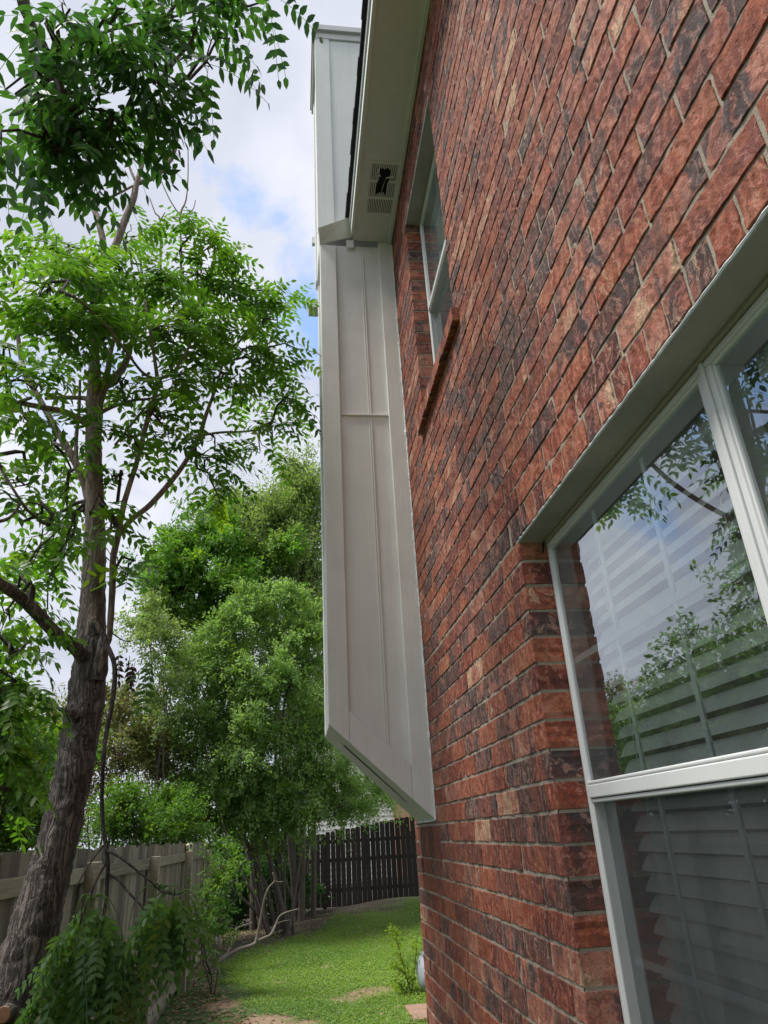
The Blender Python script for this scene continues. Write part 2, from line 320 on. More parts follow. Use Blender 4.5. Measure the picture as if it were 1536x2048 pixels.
# ------------------------------------------------------------------ object helpers
def tag(o, label=None, cat=None, group=None, kind=None):
    for k, v in (('label', label), ('category', cat), ('group', group), ('kind', kind)):
        if v: o[k] = v
    return o
def empty(name, loc, label, cat, group=None):
    o = bpy.data.objects.new(name, None); o.location = loc; o.empty_display_size = .1; COL.objects.link(o)
    return tag(o, label, cat, group)
class MB:
    def __init__(s): s.v = []; s.f = []; s.m = []; s.t = []; s.n = 0; s.cur = 0; s.tint = (.5, .5, .5)
    def add(s, verts, faces, tint=None):
        verts = np.asarray(verts, float).reshape(-1, 3); s.v.append(verts)
        t = np.asarray(tint if tint is not None else s.tint, float)
        if t.ndim == 1: t = np.tile(t, (len(verts), 1))
        s.t.append(t)
        for fa in (faces if isinstance(faces, list) and len(faces) and isinstance(faces[0], np.ndarray) and faces[0].ndim == 2 else [np.asarray(faces)]):
            s.f.append(fa + s.n); s.m.append(np.full(len(fa), s.cur))
        s.n += len(verts); return s
    def box(s, x0, x1, y0, y1, z0, z1):
        v = [(x, y, z) for x in (x0, x1) for y in (y0, y1) for z in (z0, z1)]
        return s.add(v, np.array([(0, 1, 3, 2), (4, 6, 7, 5), (0, 4, 5, 1), (2, 3, 7, 6), (0, 2, 6, 4), (1, 5, 7, 3)]))
    def prism(s, poly, y0, y1):       # polygon in x,z swept along y
        ar = sum(poly[i][0]*poly[(i+1) % len(poly)][1]-poly[(i+1) % len(poly)][0]*poly[i][1] for i in range(len(poly)))
        if ar > 0: poly = list(poly)[::-1]
        n = len(poly); v = [(p[0], y0, p[1]) for p in poly] + [(p[0], y1, p[1]) for p in poly]
        s.add(v, np.array([(i, (i+1) % n, n+(i+1) % n, n+i) for i in range(n)])); s.n -= 2*n
        s.v.pop(); s.t.pop(); nn = s.n
        vv = np.array(v, float); s.v.append(vv); s.t.append(np.tile(np.asarray(s.tint, float), (len(vv), 1)))
        for k in range(1, n-1):
            s.f.append(np.array([(0, k+1, k)])+nn); s.m.append(np.array([s.cur]))
            s.f.append(np.array([(n, n+k, n+k+1)])+nn); s.m.append(np.array([s.cur]))
        s.n += 2*n; return s
    def tube(s, pts, radii, seg=8, cap=True, jit=0, rng=None):
        P = np.asarray(pts, float); n = len(P); T = np.gradient(P, axis=0); T /= np.linalg.norm(T, axis=1)[:, None]+1e-9
        ref = np.array([0, 0, 1.]) if abs(T[0][2]) < .9 else np.array([1., 0, 0]); u = np.cross(T[0], ref); u /= np.linalg.norm(u)
        an = np.arange(seg)*2*np.pi/seg; out = []
        for i in range(n):
            u = u - T[i]*np.dot(u, T[i]); u /= np.linalg.norm(u); w_ = np.cross(T[i], u)
            r = radii[i] if not np.isscalar(radii) else radii
            rr = r*(1+(rng.normal(0, jit, seg) if jit else 0))
            out.append(P[i] + (np.cos(an)*rr)[:, None]*u + (np.sin(an)*rr)[:, None]*w_)
        V = np.concatenate(out); F = []
        i = np.arange(n-1)[:, None]*seg; j = np.arange(seg)[None]; k = (j+1) % seg
        F = np.stack([i+j, i+k, i+seg+k, i+seg+j], -1).reshape(-1, 4)
        fl = [F]
        if cap:
            V = np.vstack([V, P[-1:]]); fl.append(np.stack([(n-1)*seg+np.arange(seg), (n-1)*seg+(np.arange(seg)+1) % seg, np.full(seg, n*seg)], -1))
        return s.add(V, fl)
    def build(s, name, mats, parent=None, smooth=False):
        mats = mats if isinstance(mats, (list, tuple)) else [mats]
        me = bpy.data.meshes.new(name); V = np.concatenate(s.v).astype(np.float32)
        off = np.zeros(3)
        if parent is not None and parent.parent is None and parent.type == 'EMPTY': pass
        me.vertices.add(len(V)); me.vertices.foreach_set('co', V.ravel())
        tot = np.concatenate([np.full(len(f), f.shape[1]) for f in s.f]); lv = np.concatenate([f.ravel() for f in s.f]).astype(np.int32)
        me.loops.add(len(lv)); me.loops.foreach_set('vertex_index', lv)
        me.polygons.add(len(tot)); st = np.concatenate([[0], np.cumsum(tot)[:-1]]).astype(np.int32)
        me.polygons.foreach_set('loop_start', st); me.polygons.foreach_set('loop_total', tot.astype(np.int32))
        me.polygons.foreach_set('material_index', np.concatenate(s.m).astype(np.int32))
        me.polygons.foreach_set('use_smooth', np.full(len(tot), bool(smooth)))
        at = me.attributes.new('tint', 'FLOAT_COLOR', 'POINT'); T = np.concatenate(s.t); T = np.hstack([T, np.ones((len(T), 1))]).astype(np.float32)
        at.data.foreach_set('color', T.ravel())
        me.update(calc_edges=True); me.validate()
        for m in mats: me.materials.append(m)
        o = bpy.data.objects.new(name, me); COL.objects.link(o)
        if parent is not None:
            o.parent = parent
            q = parent; tr = np.zeros(3)
            while q is not None: tr += np.array(q.location); q = q.parent
            o.location = tuple(-tr)          # meshes are written in world coordinates
        return o
def bevel(o, wd=.003, seg=2):
    b = o.modifiers.new('bevel', 'BEVEL'); b.width = wd; b.segments = seg; b.limit_method = 'ANGLE'; return o

# ------------------------------------------------------------------ ground (structure)
def gz(x, y):
    x = np.asarray(x, float); y = np.asarray(y, float)
    return -.06 + .05*np.sin(x*.9+1)*np.sin(y*.35) + .03*np.sin(x*2.3+y*1.1) + np.clip((y-12)/8, 0, 1)*np.clip(x+.3, -2, 3)*.07
mb = MB()
xs = np.unique(np.concatenate([np.linspace(-160, -6, 16), np.linspace(-6, 8, 71), np.linspace(8, 160, 16)]))
ys = np.unique(np.concatenate([np.linspace(-100, -2, 12), np.linspace(-2, 24, 105), np.linspace(24, 260, 20)]))
X, Y = np.meshgrid(xs, ys); Z = gz(np.clip(X, -6, 8), np.clip(Y, -2, 24)); nx, ny = len(xs), len(ys)
i, j = np.meshgrid(np.arange(nx-1), np.arange(ny-1)); q = (j*nx+i).ravel()
mb.add(np.stack([X, Y, Z], -1).reshape(-1, 3), np.stack([q, q+1, q+nx+1, q+nx], -1))
tag(mb.build('ground', M['ground'], smooth=True), kind='structure', label='grassy soil of the narrow side yard')

# ------------------------------------------------------------------ brick house
house = empty('brick_house', (0.6, 2.0, 0), 'two-storey red brick house wall with cream painted chimney chase, eaves and blinded windows', 'house')
CH, BL, JT = .0826, .265, .0105
WY0, WY1, WZ1 = -2.6, 4.585, 5.80
L0, L1, LZ0, LZ1 = .08, 2.03, .93, 2.545          # lower opening (y range, z range)
U0, U1, UZ0, UZ1 = 2.445, 3.315, 3.83, 5.354       # upper opening
rng = np.random.default_rng(4)
wall = MB()
def brick(wall, y0, y1, z0, z1, depth=.10, tint=None, prot=0.0, res=.014, horiz=True):
    ly, lz = y1-y0, z1-z0
    if ly < .007 or lz < .012: return
    ny = max(3, int(ly/res)+1); nz = max(4, int(lz/res)+1)
    e_ = .0014; yy = np.concatenate([[y0], np.linspace(y0+e_, y1-e_, ny), [y1]]); zz = np.concatenate([[z0], np.linspace(z0+e_, z1-e_, nz), [z1]]); ny += 2; nz += 2; Yg, Zg = np.meshgrid(yy, zz)
    ph = rng.uniform(0, 6.28, 10)
    X = prot + rng.uniform(-.0014, .0012) + rng.normal(0, .006)*(Yg-Yg.mean()) + rng.normal(0, .012)*(Zg-Zg.mean()) + .0006*np.sin(Yg*61+ph[0]+3*np.sin(Zg*40+ph[1])) + .0004*np.sin(Zg*97+ph[2]+Yg*33) + rng.normal(0, .0005, Yg.shape)
    edge = np.zeros_like(X); edge[0, :] = edge[-1, :] = 1; edge[:, 0] = edge[:, -1] = 1
    X = X + edge*(.0012+rng.random(X.shape)*.0016); X[1:-1, 1:-1][rng.random(X[1:-1, 1:-1].shape) < .02] += .0018
    wob = lambda k: .0008*np.sin(np.arange(k)*.5+rng.uniform(0, 6))+rng.normal(0, .0007, k)
    Zg = Zg.copy(); Yg = Yg.copy()
    a_, b_, c_, d_ = wob(ny), wob(ny), wob(nz), wob(nz)
    for k_ in (0, 1): Zg[k_, :] += a_; Zg[-1-k_, :] += b_; Yg[:, k_] += c_; Yg[:, -1-k_] += d_
    V = np.stack([X, Yg, Zg], -1).reshape(-1, 3)
    i, j = np.meshgrid(np.arange(ny-1), np.arange(nz-1)); q = (j*ny+i).ravel()
    F = np.stack([q, q+ny, q+ny+1, q+1], -1)
    per = list(range(ny)) + [k*ny+ny-1 for k in range(1, nz)] + [(nz-1)*ny+k for k in range(ny-2, -1, -1)] + [k*ny for k in range(nz-2, 0, -1)]
    per = np.array(per); B1 = V[per].copy(); c = V.mean(0)
    B1[:, 0] = X.mean()+.009; B2 = B1.copy(); B2[:, 0] = depth
    npz = len(per); base = len(V); a = np.arange(npz); bb = (a+1) % npz
    F2 = np.stack([per[a], per[bb], base+bb, base+a], -1); F3 = np.stack([base+a, base+bb, base+npz+bb, base+npz+a], -1)
    if tint is None: tint = (min(.999, rng.random()**.92), rng.random(), rng.random())
    wall.add(np.vstack([V, B1, B2]), [F, F2, F3], tint)
openings = [(L0, L1, LZ0, LZ1), (U0, U1, UZ0, UZ1)]
SOL = (3.80, 4.47, 1.557, 1.557+2*CH)             # soldier patch under the chimney
def split(segs, lo, hi):
    out = []
    for s0, s1 in segs:
        if hi <= s0 or lo >= s1: out.append((s0, s1)); continue
        if s0 < lo: out.append((s0, lo))
        if s1 > hi: out.append((hi, s1))
    return out
z = LZ1 + .083 + .0; base_z = []                    # courses are tied to the jamb courses measured from the head of the window
zc = 2.470; courses = [zc + k*CH for k in range(-31, 42)]
for ci, z0 in enumerate(courses):
    za, zb = z0 + JT/2, z0 + CH - JT/2
    if za > WZ1 or zb < -.15: continue
    if abs(z0-2.470) < .01: zb = LZ1-.006
    off = (BL/2 if ci % 2 else 0) + rng.uniform(-.012, .012) + (.04 if ci % 5 == 0 else 0)
    k0 = int((WY0-off)/BL)-1; y = k0*BL+off
    row = []
    while y < WY1:
        s0, s1 = max(y, WY0), min(y+BL-JT, WY1); y += BL
        if s1-s0 < .02: continue
        segs = [(s0, s1)]
        if z0+CH > LZ0+.03 and z0+CH*.5 < 2.62:      # lower window and its rowlock head
            if z0 > 2.50: segs = split(segs, L0-.09, L1+.09)
            else: segs = split(segs, L0, L1)
        if z0+CH*.5 > UZ0 and z0+CH*.5 < UZ1: segs = split(segs, U0, U1)
        if z0+CH*.5 > SOL[2] and z0+CH*.5 < SOL[3]: segs = split(segs, SOL[0]-JT, SOL[1]+JT)
        row += segs
    k = 0
    while k < len(row):                           # no slivers: a short end piece joins its neighbour
        p, q_ = row[k]
        if q_-p < .035:
            if k+1 < len(row) and row[k+1][0]-q_ < JT*1.5: row[k+1] = (p, row[k+1][1]); row.pop(k); continue
            if k and p-row[k-1][1] < JT*1.5: row[k-1] = (row[k-1][0], q_); row.pop(k); continue
        k += 1
    zm = z0+CH*.5; ed = [WY1] + ([U0, U1] if UZ0 < zm < UZ1 else []) + ([L0, L1] if LZ0+.02 < zm < 2.54 else [])
    for p, q_ in row:
        for e1 in ed: p = e1 if abs(p-e1) < .022 else p; q_ = e1 if abs(q_-e1) < .022 else q_
        brick(wall, p, q_, za, zb, .10, res=.014 if (p > 0 and p < 3.2) else .022)
# rowlock course on the steel lintel
y = L0-.08
while y < L1+.07:
    brick(wall, y, y+.084-JT*.9, LZ1+.004, 2.6352-JT/2, .10, res=.012); y += .084
y = SOL[0]
while y < SOL[1]-.02:
    brick(wall, y, min(y+.0835-JT*.2, SOL[1]), SOL[2]+JT*.6, SOL[3]-JT*.4, .10, (rng.choice([.05, .3, .45, .62, .75]), rng.random(), rng.random()), res=.012); y += .0835
# mortar bed: slab behind the brick faces with the openings left out
wall.cur = 1
def slab(x0, x1, y0, y1, z0, z1): wall.box(x0, x1, y0, y1, z0, z1)
mx0, mx1, g_ = .0036, .098, .0025
def mort(y0, y1, z0, z1):      # wavy mortar face
    ny = max(2, int((y1-y0)/.012)); nz = max(2, int((z1-z0)/.012))
    if (y1-y0)*(z1-z0) > 6: ny //= 2; nz //= 2
    Yg, Zg = np.meshgrid(np.linspace(y0, y1, ny), np.linspace(z0, z1, nz))
    X = mx0 + rng.normal(0, .0007, Yg.shape) + .0005*np.sin(Yg*47+Zg*31)
    V = np.stack([X, Yg, Zg], -1).reshape(-1, 3); i, j = np.meshgrid(np.arange(ny-1), np.arange(nz-1)); q = (j*ny+i).ravel()
    wall.add(V, np.stack([q, q+ny, q+ny+1, q+1], -1))
def mortblock(y0, y1, z0, z1):
    mort(y0, y1, z0, z1); wall.box(mx0+.003, mx1, y0, y1, z0, z1)
mortblock(WY0+g_, L0-g_, -.2, 2.55); mortblock(L0-g_, L1+g_, -.2, LZ0-g_); mortblock(L1+g_, WY1-g_, -.2, 2.55)
mortblock(WY0+g_, WY1-g_, 2.55, UZ0-g_)
mortblock(WY0+g_, U0-g_, UZ0-g_, UZ1); mortblock(U1+g_, WY1-g_, UZ0-g_, UZ1); mortblock(WY0+g_, WY1-g_, UZ1, WZ1)
wall.cur = 0
# brick return beyond the far corner (faces away from the camera) and hidden far wall of the house
o = wall.build('wall', [M['brick'], M['mortar']], house)
b = MB(); b.tint = (.3, .5, .5)
b.box(.1, 7.5, 4.50, 4.575, -.2, WZ1); b.box(7.4, 7.5, WY0, 4.50, -.2, WZ1); b.box(.1, 7.4, WY0, WY0+.08, -.2, WZ1); b.build('rear_wall', M['brick'], house)

# sill of the upper window: sloped rowlock bricks
s_ = MB(); y = 2.375
while y < 3.34:
    y1 = min(y+.0715, 3.375); t = (rng.choice([.1, .25, .4, .5, .85]), rng.random(), rng.random()); j = rng.uniform(-.003, .003)
    v = [(-.034+j, y, 3.742), (-.034+j, y1, 3.742), (-.034+j, y1, 3.818), (-.034+j, y, 3.818), (.10, y, 3.770), (.10, y1, 3.770), (.10, y1, 3.862), (.10, y, 3.862)]
    s_.add(v, np.array([(0, 3, 2, 1), (3, 7, 6, 2), (0, 1, 5, 4), (0, 4, 7, 3), (1, 2, 6, 5)]), t); y += .0805
s_.cur = 1
s_.add([(-.028, 2.378, 3.748), (-.028, 3.372, 3.748), (-.028, 3.372, 3.812), (-.028, 2.378, 3.812), (.1, 2.378, 3.775), (.1, 3.372, 3.775), (.1, 3.372, 3.857), (.1, 2.378, 3.857)],
       np.array([(0, 3, 2, 1), (3, 7, 6, 2), (0, 1, 5, 4), (0, 4, 7, 3), (1, 2, 6, 5)]))
bevel(s_.build('window_sill', [M['brick'], M['mortar']], house), .004)

# steel lintels
for (y0, y1, zz) in ((L0-.1, L1+.012, LZ1), (U0-.05, U1+.02, UZ1)):
    b = MB(); b.box(.0025, .099, y0, y1, zz-.010, zz-.003); b.cur = 1
    yy = np.linspace(y0, y1, 120); rr = .0028+np.abs(rng.normal(0, .0012, 120)); b.tube(np.stack([np.full(120, .002), yy, zz-.004+rng.normal(0, .0006, 120)], -1), rr, 6)
    o = b.build('lintel', [M['lintel'], M['caulk']], house)

# ------------------------------------------------------------------ windows
def window(y0, y1, z0, z1, rail, blind=True, scr=True, grid=3):
    xf = .092                                     # face of the frame
    f = MB(); t = .018
    for (a, b_, c, d) in ((y0, y1, z1-.016, z1), (y0, y1, z0, z0+.03), (y0, y0+t, z0+.03, z1-.016), (y1-t, y1, z0+.03, z1-.016)):
        f.box(xf, .17, a, b_, c, d)
    fr = bevel(f.build('window', M['vinyl'], house), .004)
    g = MB()                                      # inner stepped beads
    for (a, b_, c, d) in ((y0+t, y1-t, z1-.024, z1-.016), (y0+t, y0+t+.007, z0+.03, z1-.024), (y1-t-.007, y1-t, z0+.03, z1-.024)):
        g.box(xf+.004, .16, a, b_, c, d)
    bevel(g.build('glazing_bead', M['vinyl'], fr), .002)
    b = MB(); b.box(xf-.003, .165, y0+t+.001, y1-t-.001, rail-.004, rail+.030); b.box(xf+.002, .16, y0+t+.001, y1-t-.001, rail-.016, rail-.006); b.box(xf-.001, xf+.012, y0+t+.002, y1-t-.002, rail+.031, rail+.040)
    bevel(b.build('meeting_rail', M['vinyl'], fr), .003)
    p = MB(); p.add([(xf+.011, y0+t, rail+.02), (xf+.011, y1-t, rail+.02), (xf+.011, y1-t, z1-.018), (xf+.011, y0+t, z1-.018)], np.array([(0, 3, 2, 1)])); p.build('pane', M['glass'], fr)
    p = MB(); p.add([(xf+.036, y0+t, z0+.02), (xf+.036, y1-t, z0+.02), (xf+.036, y1-t, rail), (xf+.036, y0+t, rail)], np.array([(0, 3, 2, 1)])); p.build('pane', M['glass'], fr)
    m = MB(); yi0, yi1 = y0+t, y1-t
    for zz0, zz1, xm in ((rail+.02, z1-.03, xf+.022), (z0+.03, rail-.01, xf+.046)):
        for k in range(1, grid):
            yc = yi0+(yi1-yi0)*k/grid; m.box(xm, xm+.006, yc-.008, yc+.008, zz0, zz1)
        zc_ = (zz0+zz1)/2; m.box(xm+.0005, xm+.0055, yi0, yi1, zc_-.009, zc_+.009)
    m.build('muntin_grid', M['muntin'], fr)
    if scr:
        q = MB(); q.add([(xf+.009, y0+t, z0+.02), (xf+.009, y1-t, z0+.02), (xf+.009, y1-t, rail-.008), (xf+.009, y0+t, rail-.008)], np.array([(0, 3, 2, 1)])); q.build('insect_screen', M['screen'], fr)
    if blind:
        s = MB(); zt = z1-.05; zz_ = zt
        s.box(.185, .235, y0+.028, y1-.028, z1-.06, z1-.01)
        k = 0
        while zz_ > z0+.05:
            # one curved slat, tilted almost shut
            n = 5; u = np.linspace(-.5, .5, n); ang = rad(53+rng.uniform(-1.5, 1.5)); cx, cz = .207, zz_-.03
            px_ = cx + u*.050*math.cos(ang) + .0035*(1-4*u*u)*-math.sin(ang); pz = cz + u*.050*math.sin(ang)*1.0 + .0035*(1-4*u*u)*math.cos(ang)
            sg = rng.uniform(-.0012, .0012)
            v = [(px_[a], yb, pz[a]+(sg if e_ else -sg)) for e_, yb in enumerate((y0+.045, y1-.045)) for a in range(n)]
            s.add(v, np.array([(a, a+1, n+a+1, n+a) for a in range(n-1)])); v2 = [(p[0]+.0026, p[1], p[2]) for p in v]
            s.add(v2, np.array([(a, n+a, n+a+1, a+1) for a in range(n-1)]))
            s.add([v[0], v[n], v2[n], v2[0]], np.array([(0, 1, 2, 3)])); zz_ -= .0475; k += 1
        s.build('blind', M['blind'], fr)
        for yc in (y0+.17, y1-.17):
            c = MB(); c.tube([(.180, yc, z1-.06), (.180, yc, z0+.05)], [.0012, .0012], 5); c.build('blind_cord', M['blind'], fr)
    r = MB(); a0, a1 = y0-.02, y1+.02
    x0, x1, c0, c1 = .17, 1.9, z0-.03, z1+.03
    v = [(x0, a0, c0), (x0, a1, c0), (x0, a1, c1), (x0, a0, c1), (x1, a0, c0), (x1, a1, c0), (x1, a1, c1), (x1, a0, c1)]
    r.add(v, np.array([(4, 5, 6, 7), (0, 1, 5, 4), (3, 7, 6, 2), (0, 4, 7, 3), (1, 2, 6, 5)])); r.build('room_recess', M['room'], fr)
    return fr
w1 = window(1.072, L1-.002, LZ0+.03, LZ1-.018, 1.760); w1['label'] = 'lower window nearer the chimney, white frame and shut slatted blind'
w2 = window(L0+.004, 1.058, LZ0+.03, LZ1-.018, 1.760); w2['label'] = 'lower window cut by the right edge of the photo'
w3 = window(U0+.004, U1-.004, 3.86, UZ1-.012, 4.598, blind=False, grid=2); w3['label'] = 'upper-storey window above the projecting brick sill'
bl = MB(); bl.box(.150, .154, U0+.03, U1-.03, 3.9, 5.30); bl.build('curtain', M['curtain'], w3)
# mullion joint cover, dark head track with sealant above each pair
b = MB(); b.box(.088, .165, 1.0585, 1.0715, LZ0+.03, LZ1-.018); bevel(b.build('mullion', M['vinyl'], house), .002)
b = MB(); b.box(.082, .10, L0+.004, L1-.003, LZ1-.0175, LZ1-.0105); b.build('head_track', M['track'], house)
b = MB(); b.tube([(.086, L1-.02, LZ1-.011), (.078, L1-.012, LZ1-.022), (.074, L1-.016, LZ1-.05)], [.004, .0035, .003], 6); b.build('loose_sealant', M['black'], house)
b = MB(); b.box(-.03, .11, L0, L1, LZ0-.07, LZ0); b.build('window_sill', M['foundation'], house)

# ------------------------------------------------------------------ eaves, roof
ZS = 5.754
b = MB(); b.box(-.289, -.001, WY0, 3.168, ZS, ZS+.012); b.box(-.289, -.001, 3.612, 3.862, ZS, ZS+.012); b.box(-.289, -.236, 3.168, 3.612, ZS, ZS+.012); b.box(-.019, -.001, 3.168, 3.612, ZS, ZS+.012)
so_ = b.build('soffit', M['soffit'], house)
b = MB(); b.box(-.030, -.003, WY0, 3.862, ZS-.022, ZS-.0005); bevel(b.build('frieze_trim', M['soffit'], so_), .004)
b = MB(); b.box(-.314, -.2895, WY0, 3.80, ZS-.014, ZS+.135); bevel(b.build('fascia', M['trim'], house), .003)
b = MB(); b.box(-.325, -.3145, WY0, 3.80, ZS+.062, ZS+.140); bevel(b.build('drip_edge', M['metal'], house), .002)
b = MB(); rs = np.linspace(WY0, 3.79, 60)
for p, q_ in zip(rs[:-1], rs[1:]): j = rng.uniform(-.004, .004); b.box(-.352+j, -.20, p, q_+.0, ZS+.1405, ZS+.158+abs(j)); 
sh = b.build('shingle_edge', M['shingle'], house)
b = MB(); b.add([(-.345, WY0, ZS+.150), (-.345, 4.8, ZS+.150), (3.8, 4.8, ZS+2.6), (3.8, WY0, ZS+2.6), (7.8, WY0, ZS+.15), (7.8, 4.8, ZS+.15)], np.array([(0, 3, 2, 1), (3, 4, 5, 2)])); 
b.add([(0, WY0+.02, ZS+.05), (7.5, WY0+.02, ZS+.05), (3.8, WY0+.02, ZS+2.58), (0, 4.56, ZS+.05), (7.5, 4.56, ZS+.05), (3.8, 4.56, ZS+2.58)], np.array([(0, 1, 2), (3, 5, 4)])); b.build('roof', M['shingle'], house)
# broken vent
v = MB(); vx0, vx1, vy0, vy1 = -.2355, -.0195, 3.1685, 3.6115
v.box(vx0, vx0+.018, vy0, vy1, ZS-.005, ZS+.003); v.box(vx1-.018, vx1, vy0, vy1, ZS-.005, ZS+.003)
ry = [vy0+.022, vy0+.150, vy0+.167, vy0+.287, vy0+.304, vy1-.020]
for p, q_ in ((vy0, ry[0]), (ry[1], ry[2]), (ry[3], ry[4]), (ry[5], vy1)): 
    if p == ry[1]: v.box(vx0+.018, -.165, p, q_, ZS-.005, ZS+.003); v.box(-.088, vx1-.018, p, q_, ZS-.005, ZS+.003)
    else: v.box(vx0+.018, vx1-.018, p, q_, ZS-.005, ZS+.003)
nb = 15
for k in range(nb):
    xc = vx0+.018+(k+.5)*(vx1-vx0-.036)/nb
    for r, (p, q_) in enumerate(((ry[0], ry[1]), (ry[2], ry[3]), (ry[4], ry[5]))):
        if r == 0 and -.156 < xc < -.088: q_ = p+.035+rng.uniform(-.006, .008)
        if r == 1 and -.172 < xc < -.100:
            p = q_-.012-rng.uniform(0, .03)
        v.box(xc-.0032, xc+.0032, p-.001, q_+.001, ZS-.004, ZS+.002)
ve = v.build('soffit_vent', M['soffit'], house)
b = MB(); b.tube([(-.150, 3.29, ZS), (-.172, 3.25, ZS-.012), (-.165, 3.20, ZS-.02), (-.152, 3.185, ZS-.012)], [.004, .004, .003, .002], 5)
b.tube([(-.108, 3.30, ZS), (-.080, 3.275, ZS-.02), (-.058, 3.262, ZS-.03)], [.005, .005, .002], 5); b.tube([(-.155, 3.285, ZS), (-.185, 3.28, ZS-.01)], [.005, .002], 5)
b.tube([(-.13, 3.44, ZS), (-.12, 3.38, ZS+.02), (-.105, 3.33, ZS+.03)], [.002, .002, .001], 4); b.build('broken_louvre', M['soffit'], ve)
b = MB(); b.box(-.24, -.012, 3.15, 3.64, ZS+.03, ZS+.11); b.build('vent_shade_block', M['black'], ve)  # near-black block, its colour stands in for shade inside the vent

# ------------------------------------------------------------------ chimney chase
CX, YN, YF = -.542, 3.866, 4.43
ZB, ZD = 1.744, 2.241                     # wall end of the slope / outer end of the slope
sk = 5.72
body = [(-.001, ZB+.004), (CX+.014, ZD+.004), (CX+.014, sk), (-.001, sk)]
c = MB(); c.prism(body, YN+.024, YF-.014)
chim = c.build('chimney_chase', M['paint'], house)
def board(poly, y0, y1, name='corner_board', mat='paint', par=chim, bv=.004):
    q = MB(); q.prism(poly, y0, y1); return bevel(q.build(name, M[mat], par), bv)
sl_ = (ZD-ZB)/CX                            # slope of the underside
def zl(x): return ZB + sl_*x
board([(CX, zl(CX)), (-.432, zl(-.432)+.0), (-.424, sk-.02), (CX, sk-.02)], YN, YN+.0235)                       # outer corner board
board([(-.110, zl(-.110)), (-.001, ZB), (-.001, ZS-.001), (-.105, ZS-.001)], YN-.003, YN+.0235)                # board against the brick
board([(-.4315, zl(-.4315)), (-.1105, zl(-.1105)), (-.1105, zl(-.1105)+.170), (-.4315, zl(-.4315)+.168)], YN-.0012, YN+.0232, 'sloping_board')
q = MB(); q.box(CX-.001, CX+.0138, YN+.0005, YN+.09, ZD+.004, 5.74); q.box(CX-.0005, CX+.0138, YF-.09, YF, ZD+.004, 5.74); bevel(q.build('corner_board', M['trim'], chim), .003)
q = MB(); q.box(-.4255, -.1085, YN+.010, YN+.0245, 4.212, 4.222); bevel(q.build('joint_flashing', M['paint'], chim), .002)
q = MB(); q.box(-.2265, -.2195, YN+.0170, YN+.0245, 2.14, 5.62); q.box(-.238, -.2345, YN+.0190, YN+.0245, 2.14, 5.62); bevel(q.build('siding_groove', M['paint'], chim), .0015)
q = MB(); pts = [(-.0015+rng.normal(0, .0012), YN-.003, z_) for z_ in np.arange(ZB, ZS-.02, .02)]; q.tube(pts, np.abs(rng.normal(.004, .0022, len(pts)))+.002, 6)
pts = [(-.004, y_, ZB-.002+rng.normal(0, .001)) for y_ in np.arange(YN, YF, .02)]; q.tube(pts, np.abs(rng.normal(.004, .002, len(pts)))+.001, 6); q.build('caulk_bead', M['caulk'], chim, smooth=True)
# underside: a recessed panel ringed by boards, all lying along the slope
nrm = np.array([-(ZD-ZB), 0, CX*1.0]); nrm = np.array([(ZD-ZB), 0, CX]); nrm /= np.linalg.norm(nrm)      # points down and out
nrm = -nrm if nrm[2] > 0 else nrm
def under(t0, t1, y0, y1, th, name):
    A = np.array([CX, 0, ZD]); B = np.array([0, 0, ZB]); p0 = A+(B-A)*t0; p1 = A+(B-A)*t1; up = nrm*.0; dn = nrm*th
    v = [p0+up, p1+up, p1+dn, p0+dn]; V = [(p[0], y, p[2]) for y in (y0, y1) for p in v]
    q = MB(); q.add(V, np.array([(0, 1, 2, 3), (7, 6, 5, 4), (0, 4, 5, 1), (1, 5, 6, 2), (2, 6, 7, 3), (3, 7, 4, 0)])); return bevel(q.build(name, M['paint'], chim), .003)
under(.0, .16, YN+.017, YF, .006, 'underside_board'); under(.80, .995, YN+.017, YF, .006, 'underside_board'); under(.161, .799, YF-.30, YF, .0048, 'underside_board'); under(.161, .799, YN+.017, YN+.20, .004, 'underside_board')
# flared skirt between lower and upper chase
UYN = 3.77
def P3(px, py, y): return aty(px, py, y)
q = MB()
A = P3(637, 456, UYN); B = P3(697, 435, UYN); Cc = P3(705, 474, YN-.004); Dd = P3(641, 488, YN-.004)
m1 = P3(660, 476, YN-.004)
A[0] = CX-.012; Dd[0] = CX-.002
V = [A, B, Cc, m1, Dd]; V2 = [p+np.array([0, .13, .012]) for p in V]
q.add(V+V2, [np.array([(4, 0, 1), (4, 1, 2), (4, 2, 3)]), np.array([(0, 5, 6, 1), (0, 4, 9, 5)])]); q.build('flashing_skirt', M['paint'], chim)
q = MB(); q.box(CX-.040, CX+.01, YF+.03, YF+.07, 6.33, 6.40); q.build('rear_flashing', M['trim'], chim)
# upper chase
ZT = 8.02
zA_ = lambda x: A[2]+(x-A[0])*(B[2]-A[2])/(B[0]-A[0])+.012
q = MB(); q.prism([(CX-.004, zA_(CX)), (.2, zA_(.2)), (.2, ZT), (CX-.004, ZT)], UYN+.012, YF+.02); uc = q.build('upper_chase', M['trim'], chim)
q = MB(); q.prism([(CX-.018, zA_(CX-.018)-.012), (-.435, zA_(-.435)-.012), (-.435, ZT-.002), (CX-.018, ZT-.002)], UYN, UYN+.0115); q.box(CX-.016, CX-.0045, UYN+.0118, UYN+.10, 5.80, ZT-.002); q.box(CX-.016, CX-.0045, YF-.08, YF+.03, 5.80, ZT-.002); bevel(q.build('upper_corner_board', M['trim'], chim), .003)
q = MB(); q.box(CX-.018, .2, UYN-.004, UYN+.0118, ZT, ZT+.075); q.box(CX-.030, CX-.005, UYN-.004, YF+.04, ZT-.02, ZT+.075); bevel(q.build('frieze_board', M['metal'], chim), .003)
